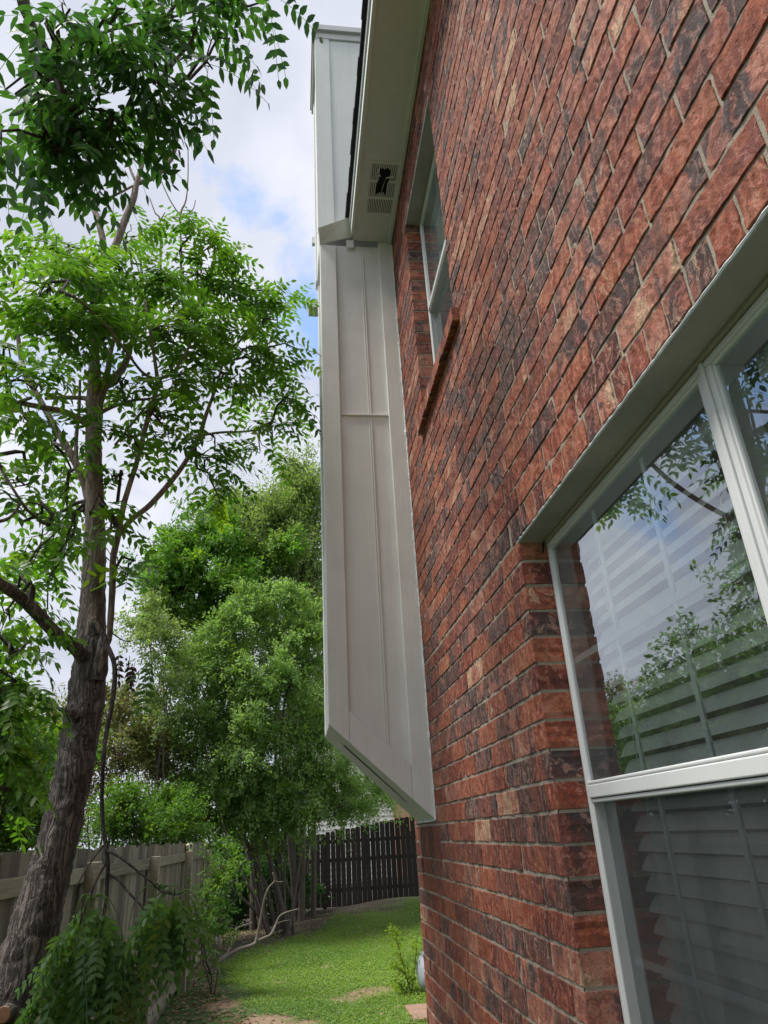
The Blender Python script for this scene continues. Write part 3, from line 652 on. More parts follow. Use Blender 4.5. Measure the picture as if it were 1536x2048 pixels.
q = MB(); q.box(CX-.042, .25, UYN-.03, YF+.075, ZT+.082, ZT+.150); q.box(CX-.03, .2, UYN-.01, YF+.05, ZT+.0755, ZT+.0815); q.tube([(-.2, UYN+.12, ZT+.15), (-.2, UYN+.12, ZT+.165)], [.09, .07], 20); bevel(q.build('chimney_cap', M['metal'], chim), .003)
# fascia return block at the top of the chase, and the eave that returns behind the chimney
q = MB(); q.box(-.345, -.2892, YN-.006, YN-.0015, ZS-.075, ZS+.0); bevel(q.build('fascia_return', M['paint'], house), .003)
q = MB(); q.prism([(-.30, 5.66), (-.612, 5.66), (-.628, 5.72), (-.575, 5.745), (-.30, 5.745)], 4.50, 4.62); bevel(q.build('eave_return', M['trim'], house), .003)

# ------------------------------------------------------------------ leaves
def unit(v): return v/(np.linalg.norm(v, axis=-1, keepdims=True)+1e-9)
TPL = np.array([(0, 0, 0), (.45, 0, -.05), (1, 0, -.14), (.24, .20, .0), (.60, .18, -.04), (.24, -.20, .0), (.60, -.18, -.04)])
TPLF = np.array([(0, 1, 3), (1, 4, 3), (1, 2, 4), (0, 5, 1), (1, 5, 6), (1, 6, 2)])
def leaflets(mb, O, A, Nn, Ln, tint):
    """many pointed leaflets: origin, axis, normal, length"""
    A = unit(A); Sd = unit(np.cross(Nn, A)); Nn = np.cross(A, Sd); n = len(O)
    V = O[:, None] + Ln[:, None, None]*(TPL[None, :, 0, None]*A[:, None] + TPL[None, :, 1, None]*Sd[:, None] + TPL[None, :, 2, None]*Nn[:, None])
    F = (TPLF[None] + (np.arange(n)*7)[:, None, None]).reshape(-1, 3)
    mb.add(V.reshape(-1, 3), F, np.repeat(tint, 7, 0))
def compound(mb, P, Dr, rg, rl=.26, ll=.062, pairs=5, droop=.5, tb=(0, 1), twig=True):
    """pinnate leaves from points P heading in directions Dr"""
    n = len(P); Dr = unit(Dr); up = np.tile([0, 0, 1.], (n, 1)); up = unit(up+rg.normal(0, .35, (n, 3)))
    s = unit(np.cross(Dr, up)); nn = np.cross(s, Dr); L = rl*rg.uniform(.7, 1.2, n)
    lt = rg.random(n); l2 = rg.random(n)
    allO, allA, allN, allL, allT = [], [], [], [], []
    dn = np.array([0, 0, -1.]); prev = P
    K = pairs
    for k in range(K+1):
        t = (k+1.2)/(K+1.2); pos = P + Dr*(L*t)[:, None] + dn*(droop*L*t*t)[:, None]
        tang = unit(Dr + dn*(2*droop*t)); nk = unit(np.cross(s, tang))
        for sd in ((1, -1) if k < K else (0,)):
            A = tang*(.55 if sd else 1.) + s*(.85*sd) + rg.normal(0, .12, (n, 3)) + dn*(.06+.25*droop)
            keep = rg.random(n) > .04
            allO.append(pos[keep]); allA.append(A[keep]); allN.append(unit(nk+rg.normal(0, .22, (n, 3)))[keep])
            allL.append((ll*rg.uniform(.8, 1.15, n)*(1-.25*abs(t-.55)))[keep])
            allT.append(np.stack([np.clip(tb[0]+(tb[1]-tb[0])*lt+rg.normal(0, .08, n), 0, 1), l2, rg.random(n)], -1)[keep])
        if twig:
            wd = s*.0012; V = np.stack([prev-wd, prev+wd, pos+wd, pos-wd], 1).reshape(-1, 3); mb.add(V, np.arange(4*n).reshape(-1, 4), (.9, .3, .5)); prev = pos
    leaflets(mb, np.concatenate(allO), np.concatenate(allA), np.concatenate(allN), np.concatenate(allL), np.concatenate(allT))
def smooth_path(pts, k=6):
    P = np.asarray(pts, float); n = len(P); out = []
    for i in range(n-1):
        p0, p1, p2, p3 = P[max(i-1, 0)], P[i], P[i+1], P[min(i+2, n-1)]
        for t in np.linspace(0, 1, k, endpoint=False): out.append(.5*((2*p1)+(-p0+p2)*t+(2*p0-5*p1+4*p2-p3)*t*t+(-p0+3*p1-3*p2+p3)*t**3))
    out.append(P[-1]); return np.array(out)
def limb(mb, spec, y=None, seg=10, k=5, jit=.03, rg=None, nodes=None):
    """spec: (px, py, width px, y distance)"""
    pts = []; rr = []
    for s in spec:
        p = aty(s[0], s[1], s[3]); dep = np.dot(p-CAM, FW); pts.append(p); rr.append(s[2]/FPX*dep/2)
    Pp = smooth_path(np.hstack([np.array(pts), np.array(rr)[:, None]]), k)
    mb.tube(Pp[:, :3], np.abs(Pp[:, 3]), seg, True, jit, rg)
    if nodes is not None: nodes.extend([p for p in Pp[:, :3]])
    return Pp
def clusters(leaf, wood, nodes, specs, rg, rl=.26, ll=.062, tb=(0, 1), droop=.5):
    """specs: (px, py, rx px, ry px, depth, spread in depth, sprays)"""
    for (px, py, rx, ry, d, dd, n) in specs:
        c = atd(px, py, d); ex = rx/FPX*d; ey = ry/FPX*d
        nd = np.array(nodes); hub = nd[np.argmin(((nd-c)**2).sum(1))]
        k = 7; t = np.linspace(0, 1, k)[:, None]; br = hub*(1-t)+c*t + np.array([0, 0, 1])*(np.sin(t*np.pi)*.08); br[1:-1] += rg.normal(0, .025, (k-2, 3))
        wood.tube(br, np.linspace(.011, .004, k), 6)
        for q in range(n):
            u = unit(rg.normal(0, 1, 3))*rg.random()**.45; e = c + RT*u[0]*ex + UP*u[1]*ey + FW*u[2]*dd
            s = br[rg.integers(k//2, k)]; Ls = np.linalg.norm(e-s); m = 6; tt = np.linspace(0, 1, m)[:, None]
            tw = s*(1-tt)+e*tt+np.array([0, 0, 1])*np.sin(tt*np.pi)*Ls*.12; tw[1:-1] += rg.normal(0, .012, (m-2, 3)); wood.tube(tw, np.linspace(.0042, .0018, m), 4, False)
            nl = int(4+rg.integers(0, 3)); ti = np.linspace(.35, 1.0, nl); P = np.array([tw[int(a*(m-1))]*(1-(a*(m-1))%1) + tw[min(m-1, int(a*(m-1))+1)]*((a*(m-1))%1) for a in ti])
            dr = unit(e-s); az = rg.uniform(0, 6.28, nl); pr = np.stack([np.cos(az), np.sin(az), rg.uniform(-.15, .35, nl)], -1)
            compound(leaf, P, dr*.55+pr, rg, rl, ll, 5, droop, tb)

# ---- the big leaning tree
rg = np.random.default_rng(11)
tree = empty('leaning_tree', tuple(aty(-60, 2300, 3.15)), 'tall leaning tree with dark furrowed trunk and long feathery leaves beside the side fence', 'tree')
tr = MB(); nodes = []
limb(tr, [(-75, 2420, 170, 3.05), (-30, 2200, 140, 3.1), (8, 2048, 118, 3.15), (48, 1930, 104, 3.18), (84, 1800, 88, 3.2), (112, 1700, 78, 3.22), (134, 1600, 74, 3.25), (147, 1550, 72, 3.25), (155, 1500, 72, 3.27), (163, 1450, 72, 3.28), (173, 1400, 70, 3.3),
          (181, 1300, 58, 3.32), (186, 1200, 48, 3.34), (189, 1100, 42, 3.35), (190, 1000, 34, 3.36), (187, 900, 31, 3.37), (190, 800, 33, 3.38)], seg=26, k=10, jit=.035, rg=rg, nodes=nodes)
limb(tr, [(186, 830, 26, 3.38), (189, 760, 26, 3.39), (189, 700, 17, 3.4), (192, 620, 15, 3.42), (203, 540, 14, 3.44), (208, 497, 13, 3.45), (196, 440, 12, 3.46), (183, 400, 10, 3.48), (178, 330, 9, 3.5), (170, 240, 8, 3.5)], rg=rg, nodes=nodes)
limb(tr, [(205, 540, 12, 3.44), (229, 496, 15, 3.45), (250, 440, 14, 3.46), (266, 400, 13, 3.47), (273, 367, 11, 3.48), (287, 317, 8, 3.5), (300, 240, 6, 3.5), (310, 180, 5, 3.5)], rg=rg, nodes=nodes)
limb(tr, [(273, 367, 10, 3.48), (300, 358, 10, 3.5), (328, 338, 9, 3.5), (350, 300, 7, 3.5), (357, 250, 5, 3.5)], rg=rg, nodes=nodes)
limb(tr, [(265, 372, 5, 3.47), (235, 388, 5, 3.4), (200, 402, 4, 3.4)], seg=6, rg=rg); limb(tr, [(270, 360, 6, 3.48), (258, 330, 5, 3.5), (255, 290, 4, 3.5)], seg=6, rg=rg)
limb(tr, [(198, 800, 20, 3.38), (208, 775, 18, 3.42), (228, 755, 15, 3.5), (246, 736, 14, 3.6), (262, 690, 10, 3.7), (275, 620, 8, 3.8), (285, 560, 7, 3.9)], rg=rg, nodes=nodes)
limb(tr, [(206, 778, 14, 3.42), (216, 740, 12, 3.5), (222, 700, 9, 3.6), (240, 640, 7, 3.6)], rg=rg, nodes=nodes)
limb(tr, [(178, 850, 18, 3.37), (165, 842, 15, 3.35), (130, 824, 13, 3.3), (86, 815, 12, 3.2), (40, 806, 10, 3.1), (-10, 800, 8, 3.0)], rg=rg, nodes=nodes)
limb(tr, [(180, 800, 14, 3.37), (165, 796, 10, 3.4), (120, 795, 9, 3.4), (90, 797, 7, 3.4)], seg=8, rg=rg, nodes=nodes)
limb(tr, [(200, 826, 9, 3.38), (230, 812, 7, 3.4), (270, 800, 6, 3.5), (300, 797, 5, 3.5), (350, 780, 4, 3.6)], seg=8, rg=rg, nodes=nodes)
limb(tr, [(178, 1000, 18, 3.4), (165, 955, 16, 3.4), (140, 905, 15, 3.4), (110, 855, 13, 3.4), (80, 800, 12, 3.4), (50, 745, 11, 3.4), (38, 690, 9, 3.4), (30, 620, 7, 3.4)], rg=rg, nodes=nodes)
limb(tr, [(180, 1330, 30, 3.3), (150, 1296, 26, 3.2), (110, 1265, 25, 3.1), (70, 1222, 25, 3.0), (35, 1190, 24, 2.9), (0, 1168, 22, 2.8), (-60, 1130, 18, 2.7)], seg=14, rg=rg, nodes=nodes)
limb(tr, [(200, 1280, 16, 3.3), (216, 1285, 12, 3.28), (221, 1240, 13, 3.28), (225, 1170, 13, 3.28), (226, 1120, 13, 3.28), (236, 1070, 13, 3.28), (250, 1000, 11, 3.3), (275, 920, 10, 3.32), (292, 850, 10, 3.35), (310, 790, 9, 3.4), (314, 755, 8, 3.4), (300, 660, 6, 3.4), (290, 600, 5, 3.4)], rg=rg, nodes=nodes)
limb(tr, [(236, 1072, 11, 3.28), (262, 1040, 11, 3.35), (300, 1010, 11, 3.45), (340, 965, 11, 3.6), (370, 925, 10, 3.7), (398, 872, 9, 3.8), (412, 830, 8, 3.85), (430, 780, 6, 3.9), (445, 730, 5, 4.0)], rg=rg, nodes=nodes)
limb(tr, [(398, 872, 6, 3.8), (440, 865, 5, 3.95), (500, 862, 4, 4.1), (540, 850, 3, 4.2)], seg=6, rg=rg, nodes=nodes)
limb(tr, [(314, 760, 7, 3.4), (350, 740, 6, 3.4), (380, 690, 5, 3.4)], seg=6, rg=rg, nodes=nodes); limb(tr, [(230, 890, 5, 3.38), (262, 850, 5, 3.4), (290, 815, 5, 3.4)], seg=6, rg=rg)
limb(tr, [(315, 760, 6, 3.4), (285, 745, 6, 3.3), (250, 700, 6, 3.1), (215, 655, 6, 3.0), (180, 620, 6, 2.9), (145, 590, 5, 2.8)], seg=6, rg=rg, nodes=nodes)
limb(tr, [(154, 930, 8, 3.4), (152, 880, 8, 3.4), (158, 820, 7, 3.4), (160, 760, 5, 3.4)], seg=6, rg=rg); limb(tr, [(322, 560, 5, 4.0), (321, 500, 4, 4.0), (320, 440, 3.5, 4.0), (310, 425, 2.5, 4.0), (299, 395, 2, 4.0)], seg=6, rg=rg)
limb(tr, [(320, 441, 3, 4.0), (330, 425, 2, 4.0)], seg=5, rg=rg)
limb(tr, [(362, 560, 5, 4.0), (362, 500, 4.5, 4.0), (361, 430, 4, 4.0), (372, 400, 3, 4.0), (376, 350, 2.5, 4.0), (376, 300, 2, 4.0)], seg=6, rg=rg, nodes=nodes)
limb(tr, [(361, 432, 3, 4.0), (340, 400, 2.5, 4.0), (318, 352, 2, 4.0)], seg=5, rg=rg); limb(tr, [(361, 437, 2.5, 4.0), (385, 420, 2, 4.0), (391, 400, 1.6, 4.0)], seg=5, rg=rg); limb(tr, [(361, 445, 2.2, 4.0), (343, 435, 1.6, 4.0)], seg=5, rg=rg)
limb(tr, [(0, 935, 6, 2.6), (40, 1000, 6, 2.6), (60, 1025, 6, 2.7), (95, 1050, 5, 2.8)], seg=6, rg=rg, nodes=nodes); limb(tr, [(-20, 1045, 6, 2.6), (20, 1035, 6, 2.6), (42, 1005, 5, 2.6)], seg=6, rg=rg)
# snag stub, bark blister and torn collar
limb(tr, [(150, 1430, 30, 3.2), (134, 1424, 18, 3.17), (124, 1419, 9, 3.15), (116, 1420, 4, 3.14)], seg=10, rg=rg); limb(tr, [(196, 1360, 30, 3.25), (203, 1320, 26, 3.24), (205, 1285, 18, 3.24), (203, 1272, 8, 3.24)], seg=12, jit=.08, rg=rg)
limb(tr, [(214, 1290, 12, 3.25), (200, 1262, 10, 3.24), (187, 1234, 8, 3.24)], seg=8, rg=rg)
cs = MB(); c0 = aty(22, 2022, 3.12); c1 = aty(6, 2030, 2.98); cs.tube([c0, c1], [.030, .027], 14); cs.cur = 0
st = cs.build('cut_stub', M['bark'], tree, smooth=True); cs = MB(); dv = unit(c1-c0); cs.tube([c1, c1+dv*.0035], [.024, .023], 14); cs.build('cut_face', M['cutwood'], st)
lf = MB(); wd = MB()
mid = [(110, 520, 75, 45, 4.4, .45, 12), (60, 600, 75, 60, 3.6, .4, 14), (170, 570, 80, 55, 4.0, .5, 16), (250, 560, 70, 55, 4.4, .5, 15), (330, 590, 70, 50, 4.6, .5, 15), (410, 560, 60, 50, 4.9, .5, 12), (490, 600, 60, 50, 5.1, .5, 12),
       (555, 640, 50, 45, 5.2, .4, 10), (430, 500, 50, 35, 5.0, .4, 8), (380, 480, 45, 30, 5.0, .4, 6), (250, 480, 60, 30, 4.9, .4, 5), (120, 660, 80, 50, 3.7, .5, 13), (230, 660, 70, 45, 3.9, .5, 12), (330, 680, 70, 50, 4.2, .5, 14),
       (430, 660, 60, 50, 4.6, .5, 12), (510, 700, 50, 45, 4.8, .5, 9), (560, 740, 38, 40, 5.0, .3, 6), (590, 800, 35, 35, 5.0, .3, 5), (480, 780, 50, 40, 4.8, .4, 6), (420, 740, 45, 45, 4.4, .4, 8), (350, 780, 50, 40, 4.0, .4, 7),
       (290, 850, 45, 35, 3.9, .3, 5), (330, 870, 30, 25, 3.9, .3, 3), (545, 870, 40, 35, 4.8, .3, 5), (520, 900, 30, 30, 4.8, .3, 3), (410, 940, 40, 40, 4.2, .25, 6), (440, 1000, 32, 35, 4.3, .25, 4), (430, 900, 28, 20, 4.2, .2, 3),
       (240, 770, 50, 35, 3.9, .3, 4), (220, 880, 30, 40, 3.6, .2, 4), (225, 960, 22, 26, 3.4, .2, 2), (215, 1060, 22, 24, 3.2, .2, 2), (560, 600, 30, 28, 5.2, .3, 3), (600, 700, 15, 30, 5.2, .2, 2)]
clusters(lf, wd, nodes, [(*m_[:6], max(1, int(m_[6]*.66+.5))) for m_ in mid], rg, droop=.3)
left = [(30, 700, 50, 60, 3.0, .4, 6), (70, 780, 60, 50, 3.2, .4, 7), (50, 870, 60, 40, 3.4, .4, 8), (100, 930, 45, 40, 3.9, .3, 6), (50, 970, 55, 40, 3.0, .4, 6), (125, 1000, 45, 35, 4.1, .25, 6), (60, 1040, 50, 30, 3.0, .3, 4),
        (110, 1060, 60, 30, 4.1, .2, 4), (180, 1030, 30, 18, 3.3, .1, 2), (55, 1130, 50, 28, 3.8, .3, 7), (110, 1160, 50, 38, 4.1, .3, 7), (20, 1180, 30, 40, 3.2, .3, 5), (95, 1220, 45, 35, 4.1, .3, 5), (20, 1240, 28, 35, 2.9, .2, 3), (255, 1150, 20, 18, 3.3, .15, 1),
        ]
out = []
limb(tr, [(-60, 1130, 16, 2.7), (-85, 1250, 13, 2.6), (-80, 1400, 10, 2.5), (-60, 1550, 7, 2.4), (-40, 1640, 5, 2.4)], rg=rg, nodes=out)
left2 = [(20, 1310, 35, 22, 2.5, .15, 2), (25, 1380, 38, 30, 2.45, .15, 4), (40, 1440, 36, 22, 2.45, .12, 3), (10, 1500, 40, 35, 2.4, .15, 4), (22, 1570, 34, 28, 2.4, .12, 3), (0, 1640, 25, 25, 2.4, .12, 2)]
clusters(lf, wd, nodes, [(*m_[:6], max(1, int(m_[6]*.58+.4))) for m_ in left], rg, droop=.4); clusters(lf, wd, out, left2, rg, rl=.17, ll=.046, droop=.4)
tr.cur = 1; tr.v += wd.v; tr.t += wd.t; tr.m += [np.full(len(f), 1) for f in wd.f]; tr.f += [f+tr.n for f in wd.f]; tr.n += wd.n
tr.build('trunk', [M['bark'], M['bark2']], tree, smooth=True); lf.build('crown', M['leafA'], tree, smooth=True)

# ---- limb of a second tree reaching in overhead
rg = np.random.default_rng(5)
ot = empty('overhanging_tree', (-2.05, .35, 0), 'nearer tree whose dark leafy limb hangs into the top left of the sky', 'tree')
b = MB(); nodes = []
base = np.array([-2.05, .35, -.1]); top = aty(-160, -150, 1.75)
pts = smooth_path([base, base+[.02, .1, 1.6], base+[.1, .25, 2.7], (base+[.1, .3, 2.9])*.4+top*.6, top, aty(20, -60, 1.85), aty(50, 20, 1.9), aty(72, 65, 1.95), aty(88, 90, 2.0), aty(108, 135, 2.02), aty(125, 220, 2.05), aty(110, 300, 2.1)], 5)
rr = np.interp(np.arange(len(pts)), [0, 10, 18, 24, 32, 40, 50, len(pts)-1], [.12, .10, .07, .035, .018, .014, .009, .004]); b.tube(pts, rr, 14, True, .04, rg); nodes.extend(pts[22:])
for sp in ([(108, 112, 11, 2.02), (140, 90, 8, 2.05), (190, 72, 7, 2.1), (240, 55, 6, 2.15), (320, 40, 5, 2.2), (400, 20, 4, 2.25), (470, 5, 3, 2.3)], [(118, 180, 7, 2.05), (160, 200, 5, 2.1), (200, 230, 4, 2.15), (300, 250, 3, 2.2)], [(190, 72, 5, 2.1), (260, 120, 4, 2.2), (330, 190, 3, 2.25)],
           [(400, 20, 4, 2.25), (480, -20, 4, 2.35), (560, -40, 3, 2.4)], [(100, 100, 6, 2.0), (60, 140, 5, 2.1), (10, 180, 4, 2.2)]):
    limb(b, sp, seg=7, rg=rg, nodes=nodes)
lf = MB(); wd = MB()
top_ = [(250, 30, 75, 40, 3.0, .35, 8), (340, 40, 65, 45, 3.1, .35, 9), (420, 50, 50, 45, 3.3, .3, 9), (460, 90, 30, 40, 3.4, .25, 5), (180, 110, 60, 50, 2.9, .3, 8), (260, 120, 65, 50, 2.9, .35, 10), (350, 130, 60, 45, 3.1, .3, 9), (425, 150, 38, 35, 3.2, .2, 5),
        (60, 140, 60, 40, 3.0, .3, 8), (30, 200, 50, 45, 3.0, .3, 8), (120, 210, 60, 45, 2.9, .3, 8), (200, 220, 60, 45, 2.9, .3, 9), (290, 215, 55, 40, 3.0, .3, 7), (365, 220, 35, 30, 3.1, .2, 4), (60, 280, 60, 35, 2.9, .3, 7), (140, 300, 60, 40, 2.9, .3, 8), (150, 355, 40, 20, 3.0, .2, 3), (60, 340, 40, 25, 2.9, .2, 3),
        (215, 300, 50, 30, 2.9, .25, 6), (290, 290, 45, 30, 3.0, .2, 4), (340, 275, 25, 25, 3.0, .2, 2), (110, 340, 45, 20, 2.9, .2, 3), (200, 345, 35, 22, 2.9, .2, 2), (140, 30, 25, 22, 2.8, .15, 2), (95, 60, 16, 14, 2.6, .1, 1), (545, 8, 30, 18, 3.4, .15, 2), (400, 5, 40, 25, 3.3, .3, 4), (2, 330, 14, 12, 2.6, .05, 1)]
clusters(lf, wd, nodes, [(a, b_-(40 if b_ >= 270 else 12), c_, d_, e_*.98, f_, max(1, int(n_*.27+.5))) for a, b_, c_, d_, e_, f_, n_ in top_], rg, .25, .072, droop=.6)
b.v += wd.v; b.t += wd.t; b.m += wd.m; b.f += [f+b.n for f in wd.f]; b.n += wd.n
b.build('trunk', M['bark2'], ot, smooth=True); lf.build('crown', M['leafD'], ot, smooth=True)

# ---- broken branch dangling beside the trunk
rg = np.random.default_rng(8)
bb = empty('broken_branch', tuple(aty(212, 1800, 2.95)), 'thin dark broken branch dangling beside the leaning trunk, wilting leaves at its end', 'branch')
b = MB(); nodes = []
limb(b, [(205, 1262, 10, 3.15), (214, 1292, 12, 3.14), (226, 1318, 10, 3.1), (230, 1350, 10, 3.08), (224, 1410, 9.5, 3.05), (212, 1470, 9, 3.03), (206, 1530, 8.5, 3.0), (204, 1600, 8, 3.0), (206, 1650, 8, 2.98), (212, 1690, 9, 2.96), (216, 1730, 8, 2.95), (214, 1770, 8, 2.95), (212, 1806, 7, 2.94), (200, 1860, 5, 2.94)], seg=9, rg=rg, nodes=nodes)
limb(b, [(212, 1700, 6, 2.95), (240, 1715, 5, 2.93), (270, 1738, 4.5, 2.92), (300, 1762, 4, 2.9), (322, 1782, 4, 2.9), (350, 1790, 3, 2.9)], seg=7, rg=rg, nodes=nodes); limb(b, [(216, 1748, 6, 2.95), (236, 1760, 5, 2.93), (262, 1790, 4.5, 2.9), (285, 1815, 4, 2.88), (298, 1840, 4, 2.88), (290, 1880, 3, 2.88)], seg=7, rg=rg, nodes=nodes)
limb(b, [(213, 1725, 5, 2.95), (197, 1752, 5, 2.94), (183, 1785, 4.5, 2.93), (174, 1806, 4, 2.92), (160, 1850, 3, 2.92)], seg=7, rg=rg, nodes=nodes); limb(b, [(208, 1690, 3.5, 2.96), (185, 1720, 3, 2.95), (160, 1760, 2.5, 2.94), (148, 1790, 2, 2.93)], seg=5, rg=rg)
limb(b, [(222, 1265, 3, 3.1), (245, 1280, 2.5, 3.1), (262, 1284, 2, 3.1)], seg=5, rg=rg, nodes=nodes)
b.build('stem', M['bark2'], bb, smooth=True)
lf = MB()
def bunch(cx_, cy_, rx, ry, n, y, tb=(0, 1), top=False):
    for q in range(n):
        u = rg.uniform(-1, 1, 2)
        if u@u > 1.0: continue
        p = aty(cx_+u[0]*rx, cy_+u[1]*ry, y+rg.uniform(-.14, .14))
        dr = RT*(u[0]*.7+rg.normal(0, .25)) + np.array([0, 0, -1])*(.5+rg.random()*.5) + np.array([0, 1, 0])*rg.normal(0, .3)
        compound(lf, p[None], dr[None], rg, .16, .040, 6, .35, tb)
bunch(185, 1822, 40, 18, 34, 2.93, (.4, 1)); bunch(180, 1860, 55, 34, 50, 2.95, (.2, .9)); bunch(235, 1890, 42, 34, 34, 2.9, (0, .8)); bunch(338, 1795, 22, 16, 26, 2.9, (.5, 1)); bunch(358, 1812, 26, 22, 36, 2.9, (.5, 1)); bunch(310, 1835, 26, 28, 26, 2.9, (.2, .9)); bunch(150, 1925, 46, 40, 34, 2.95, (0, .6)); bunch(215, 1950, 45, 34, 32, 2.92, (0, .6)); bunch(120, 1990, 40, 20, 16, 2.95, (0, .4))
# arching pale leaf stalks over the tops of the two bunches
lf.tint = (1, .9, .5)
for (ax, ay) in ((183, 1800), (322, 1778), (350, 1790)):
    for q in range(9):
        dx = rg.uniform(-70, 75); pts = [aty(ax, ay, 2.92), aty(ax+dx*.4, ay-8+rg.uniform(-6, 6), 2.91), aty(ax+dx*.8, ay+25, 2.9), aty(ax+dx, ay+75+rg.uniform(0, 40), 2.9)]
        P_ = smooth_path(pts, 4); lf.tube(P_, np.linspace(.0028, .0012, len(P_)), 4, False)
lf.build('leaves', M['leafH'], bb, smooth=True)
lf = MB()
for (ax, ay, n) in ((235, 1296, 2), (252, 1302, 3), (268, 1318, 4)):
    for q in range(n):
        p = aty(ax+rg.normal(0, 4), ay+rg.uniform(-5, 25), 3.08); compound(lf, p[None], np.array([[rg.normal(0, .15), rg.normal(0, .1), -1.]]), rg, .10, .034, 3, .1)
lf.build('dry_leaves', M['leafdry'], bb)
lf = MB(); bunch(303, 1335, 14, 18, 6, 3.1); bunch(300, 1320, 12, 10, 3, 3.1); lf.build('leaves', M['leafH'], bb, smooth=True)

# ------------------------------------------------------------------ side fence
rg = np.random.default_rng(21)
FX = -2.245
sf = empty('side_fence', (FX, 6, 0), 'weathered grey board fence along the left, posts and rails on this side', 'fence')
mbf = MB(); y = 1.0
while y < 13.42:
    wdt = .138+rg.uniform(-.004, .003); t = (rg.random(), rg.random(), 0); x = FX-.018+rg.normal(0, .0025); top = 1.705+rg.normal(0, .010)
    n0 = mbf.n; mbf.tint = t; mbf.box(x, x+.016, y, y+wdt, -.12, top); mbf.v[-1][:, 1] += (mbf.v[-1][:, 2] > 1)*rg.normal(0, .003); y += wdt+max(.001, rg.normal(.005, .003))
mbf.build('picket_panel', M['fence'], sf)
for zz0, hh in ((1.49, .092), (.80, .09), (.035, .10)):
    y = -.0
    for ya, yb in ((1.0, 3.4), (3.404, 5.83), (5.834, 8.30), (8.304, 10.86), (10.864, 13.40)):
        q = MB(); q.tint = (rg.random(), .5, 0); q.box(FX, FX+.038, ya, yb, zz0+rg.uniform(-.008, .008), zz0+hh+rg.uniform(-.004, .004)); bevel(q.build('rail', M['rail'], sf), .004)
for yp in (3.40, 5.83, 8.30, 10.86, 13.33):
    q = MB(); q.tint = (.5+rg.random()*.4, .5, 0); q.box(FX+.0385, FX+.128, yp-.046, yp+.046, -.15, 1.60+rg.uniform(-.02, .02)); bevel(q.build('post', M['rail'], sf), .005)
# ornament on the fence top
fo = empty('fence_ornament', (FX+.03, 11.2, 1.6), 'half round ornament of pale petals round a dark blue centre, on top of side fence', 'ornament')
q = MB(); r0, r1 = .07, .155
for k in range(11):
    a_ = math.pi*(k+.5)/11; c_, s__ = math.cos(a_), math.sin(a_); p0 = np.array([FX+.035, 11.2+c_*r0, 1.70-s__*r0*.7]); p1 = np.array([FX+.035, 11.2+c_*r1*1.3, 1.70-s__*r1*.9]); q.tube([p0, (p0+p1)/2, p1, p1+(p1-p0)*.06], [.010, .021, .022, .008], 8)
q.build('petals', M['petal'], fo, smooth=True)
q = MB()
for k in range(10): a_ = math.pi*(k+1)/11; q.tube([(FX+.045, 11.2+math.cos(a_)*.05, 1.70-math.sin(a_)*.04), (FX+.045, 11.2+math.cos(a_)*.125, 1.70-math.sin(a_)*.085)], [.012, .006], 6)
q.build('centre', M['navy'], fo, smooth=True)

# ------------------------------------------------------------------ back fence
bf = empty('back_fence', (1.0, 20.6, 0), 'shaded board fence closing the far end of the yard, daylight between its pickets', 'fence')
mbf = MB(); x = -6.0; k = 0
while x < 6.0:
    wdt = .128+rg.uniform(-.006, .004); zt_ = 1.74+.13*(np.clip(x, -1, 3)+.26)+rg.normal(0, .012); mbf.tint = (rg.random(), .5, 0); x0 = x; tl = rg.normal(0, .004)
    poly = [(x0, .02), (x0+wdt, .02), (x0+wdt+tl, zt_-.03), (x0+wdt-.025+tl, zt_), (x0+.025+tl, zt_), (x0+tl, zt_-.03)]; mbf.prism(poly, 20.6, 20.617); x += wdt+max(.003, rg.normal(.009, .005)); k += 1
mbf.build('picket_panel', M['fence_shaded'], bf)
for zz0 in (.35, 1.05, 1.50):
    q = MB(); q.box(-6, 6, 20.6175, 20.655, zz0, zz0+.09); q.build('rail', M['fence_shaded'], bf)
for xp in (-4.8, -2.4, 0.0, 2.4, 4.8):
    q = MB(); q.box(xp, xp+.09, 20.656, 20.745, -.1, 1.7); q.build('post', M['fence_shaded'], bf)

# ------------------------------------------------------------------ background trees
QT = np.array([(0, 0, 0), (.5, .26, .05), (1, 0, -.05), (.5, -.26, .05)])
def spray_leaves(mb, S0, Dr, L, per, rg, ls, width=.25, droop=.4, upb=.0, tint0=None):
    n = len(S0); Dr = unit(Dr); t = rg.random((n, per)); sd = unit(np.cross(Dr, rg.normal(0, 1, (n, 3))))
    lat = rg.normal(0, width, (n, per, 3))*L[:, None, None]*(.35+.65*np.sin(t*np.pi)[..., None])*.5
    P = S0[:, None] + Dr[:, None]*(t*L[:, None])[..., None] + lat; P[..., 2] -= droop*L[:, None]*t*t
    P = P.reshape(-1, 3); m = len(P)
    A = unit(np.repeat(Dr, per, 0)*.7+rg.normal(0, .7, (m, 3))+np.array([0, 0, -.3])); Nn = unit(rg.normal(0, .7, (m, 3))+np.array([0, 0, 1.])); Sd = unit(np.cross(Nn, A)); Nn = np.cross(A, Sd)
    ln = ls*rg.uniform(.6, 1.3, m)
    V = P[:, None]+ln[:, None, None]*(QT[None, :, 0, None]*A[:, None]+QT[None, :, 1, None]*Sd[:, None]+QT[None, :, 2, None]*Nn[:, None])
    t0 = np.repeat(tint0 if tint0 is not None else rg.random(n), per); t1 = np.repeat(rg.random(n), per)
    T = np.stack([np.clip(t0+rg.normal(0, .15, m), 0, 1), np.clip(t1, 0, 1), rg.random(m)], -1)
    mb.add(V.reshape(-1, 3), np.arange(4*m).reshape(-1, 4), np.repeat(T, 4, 0))
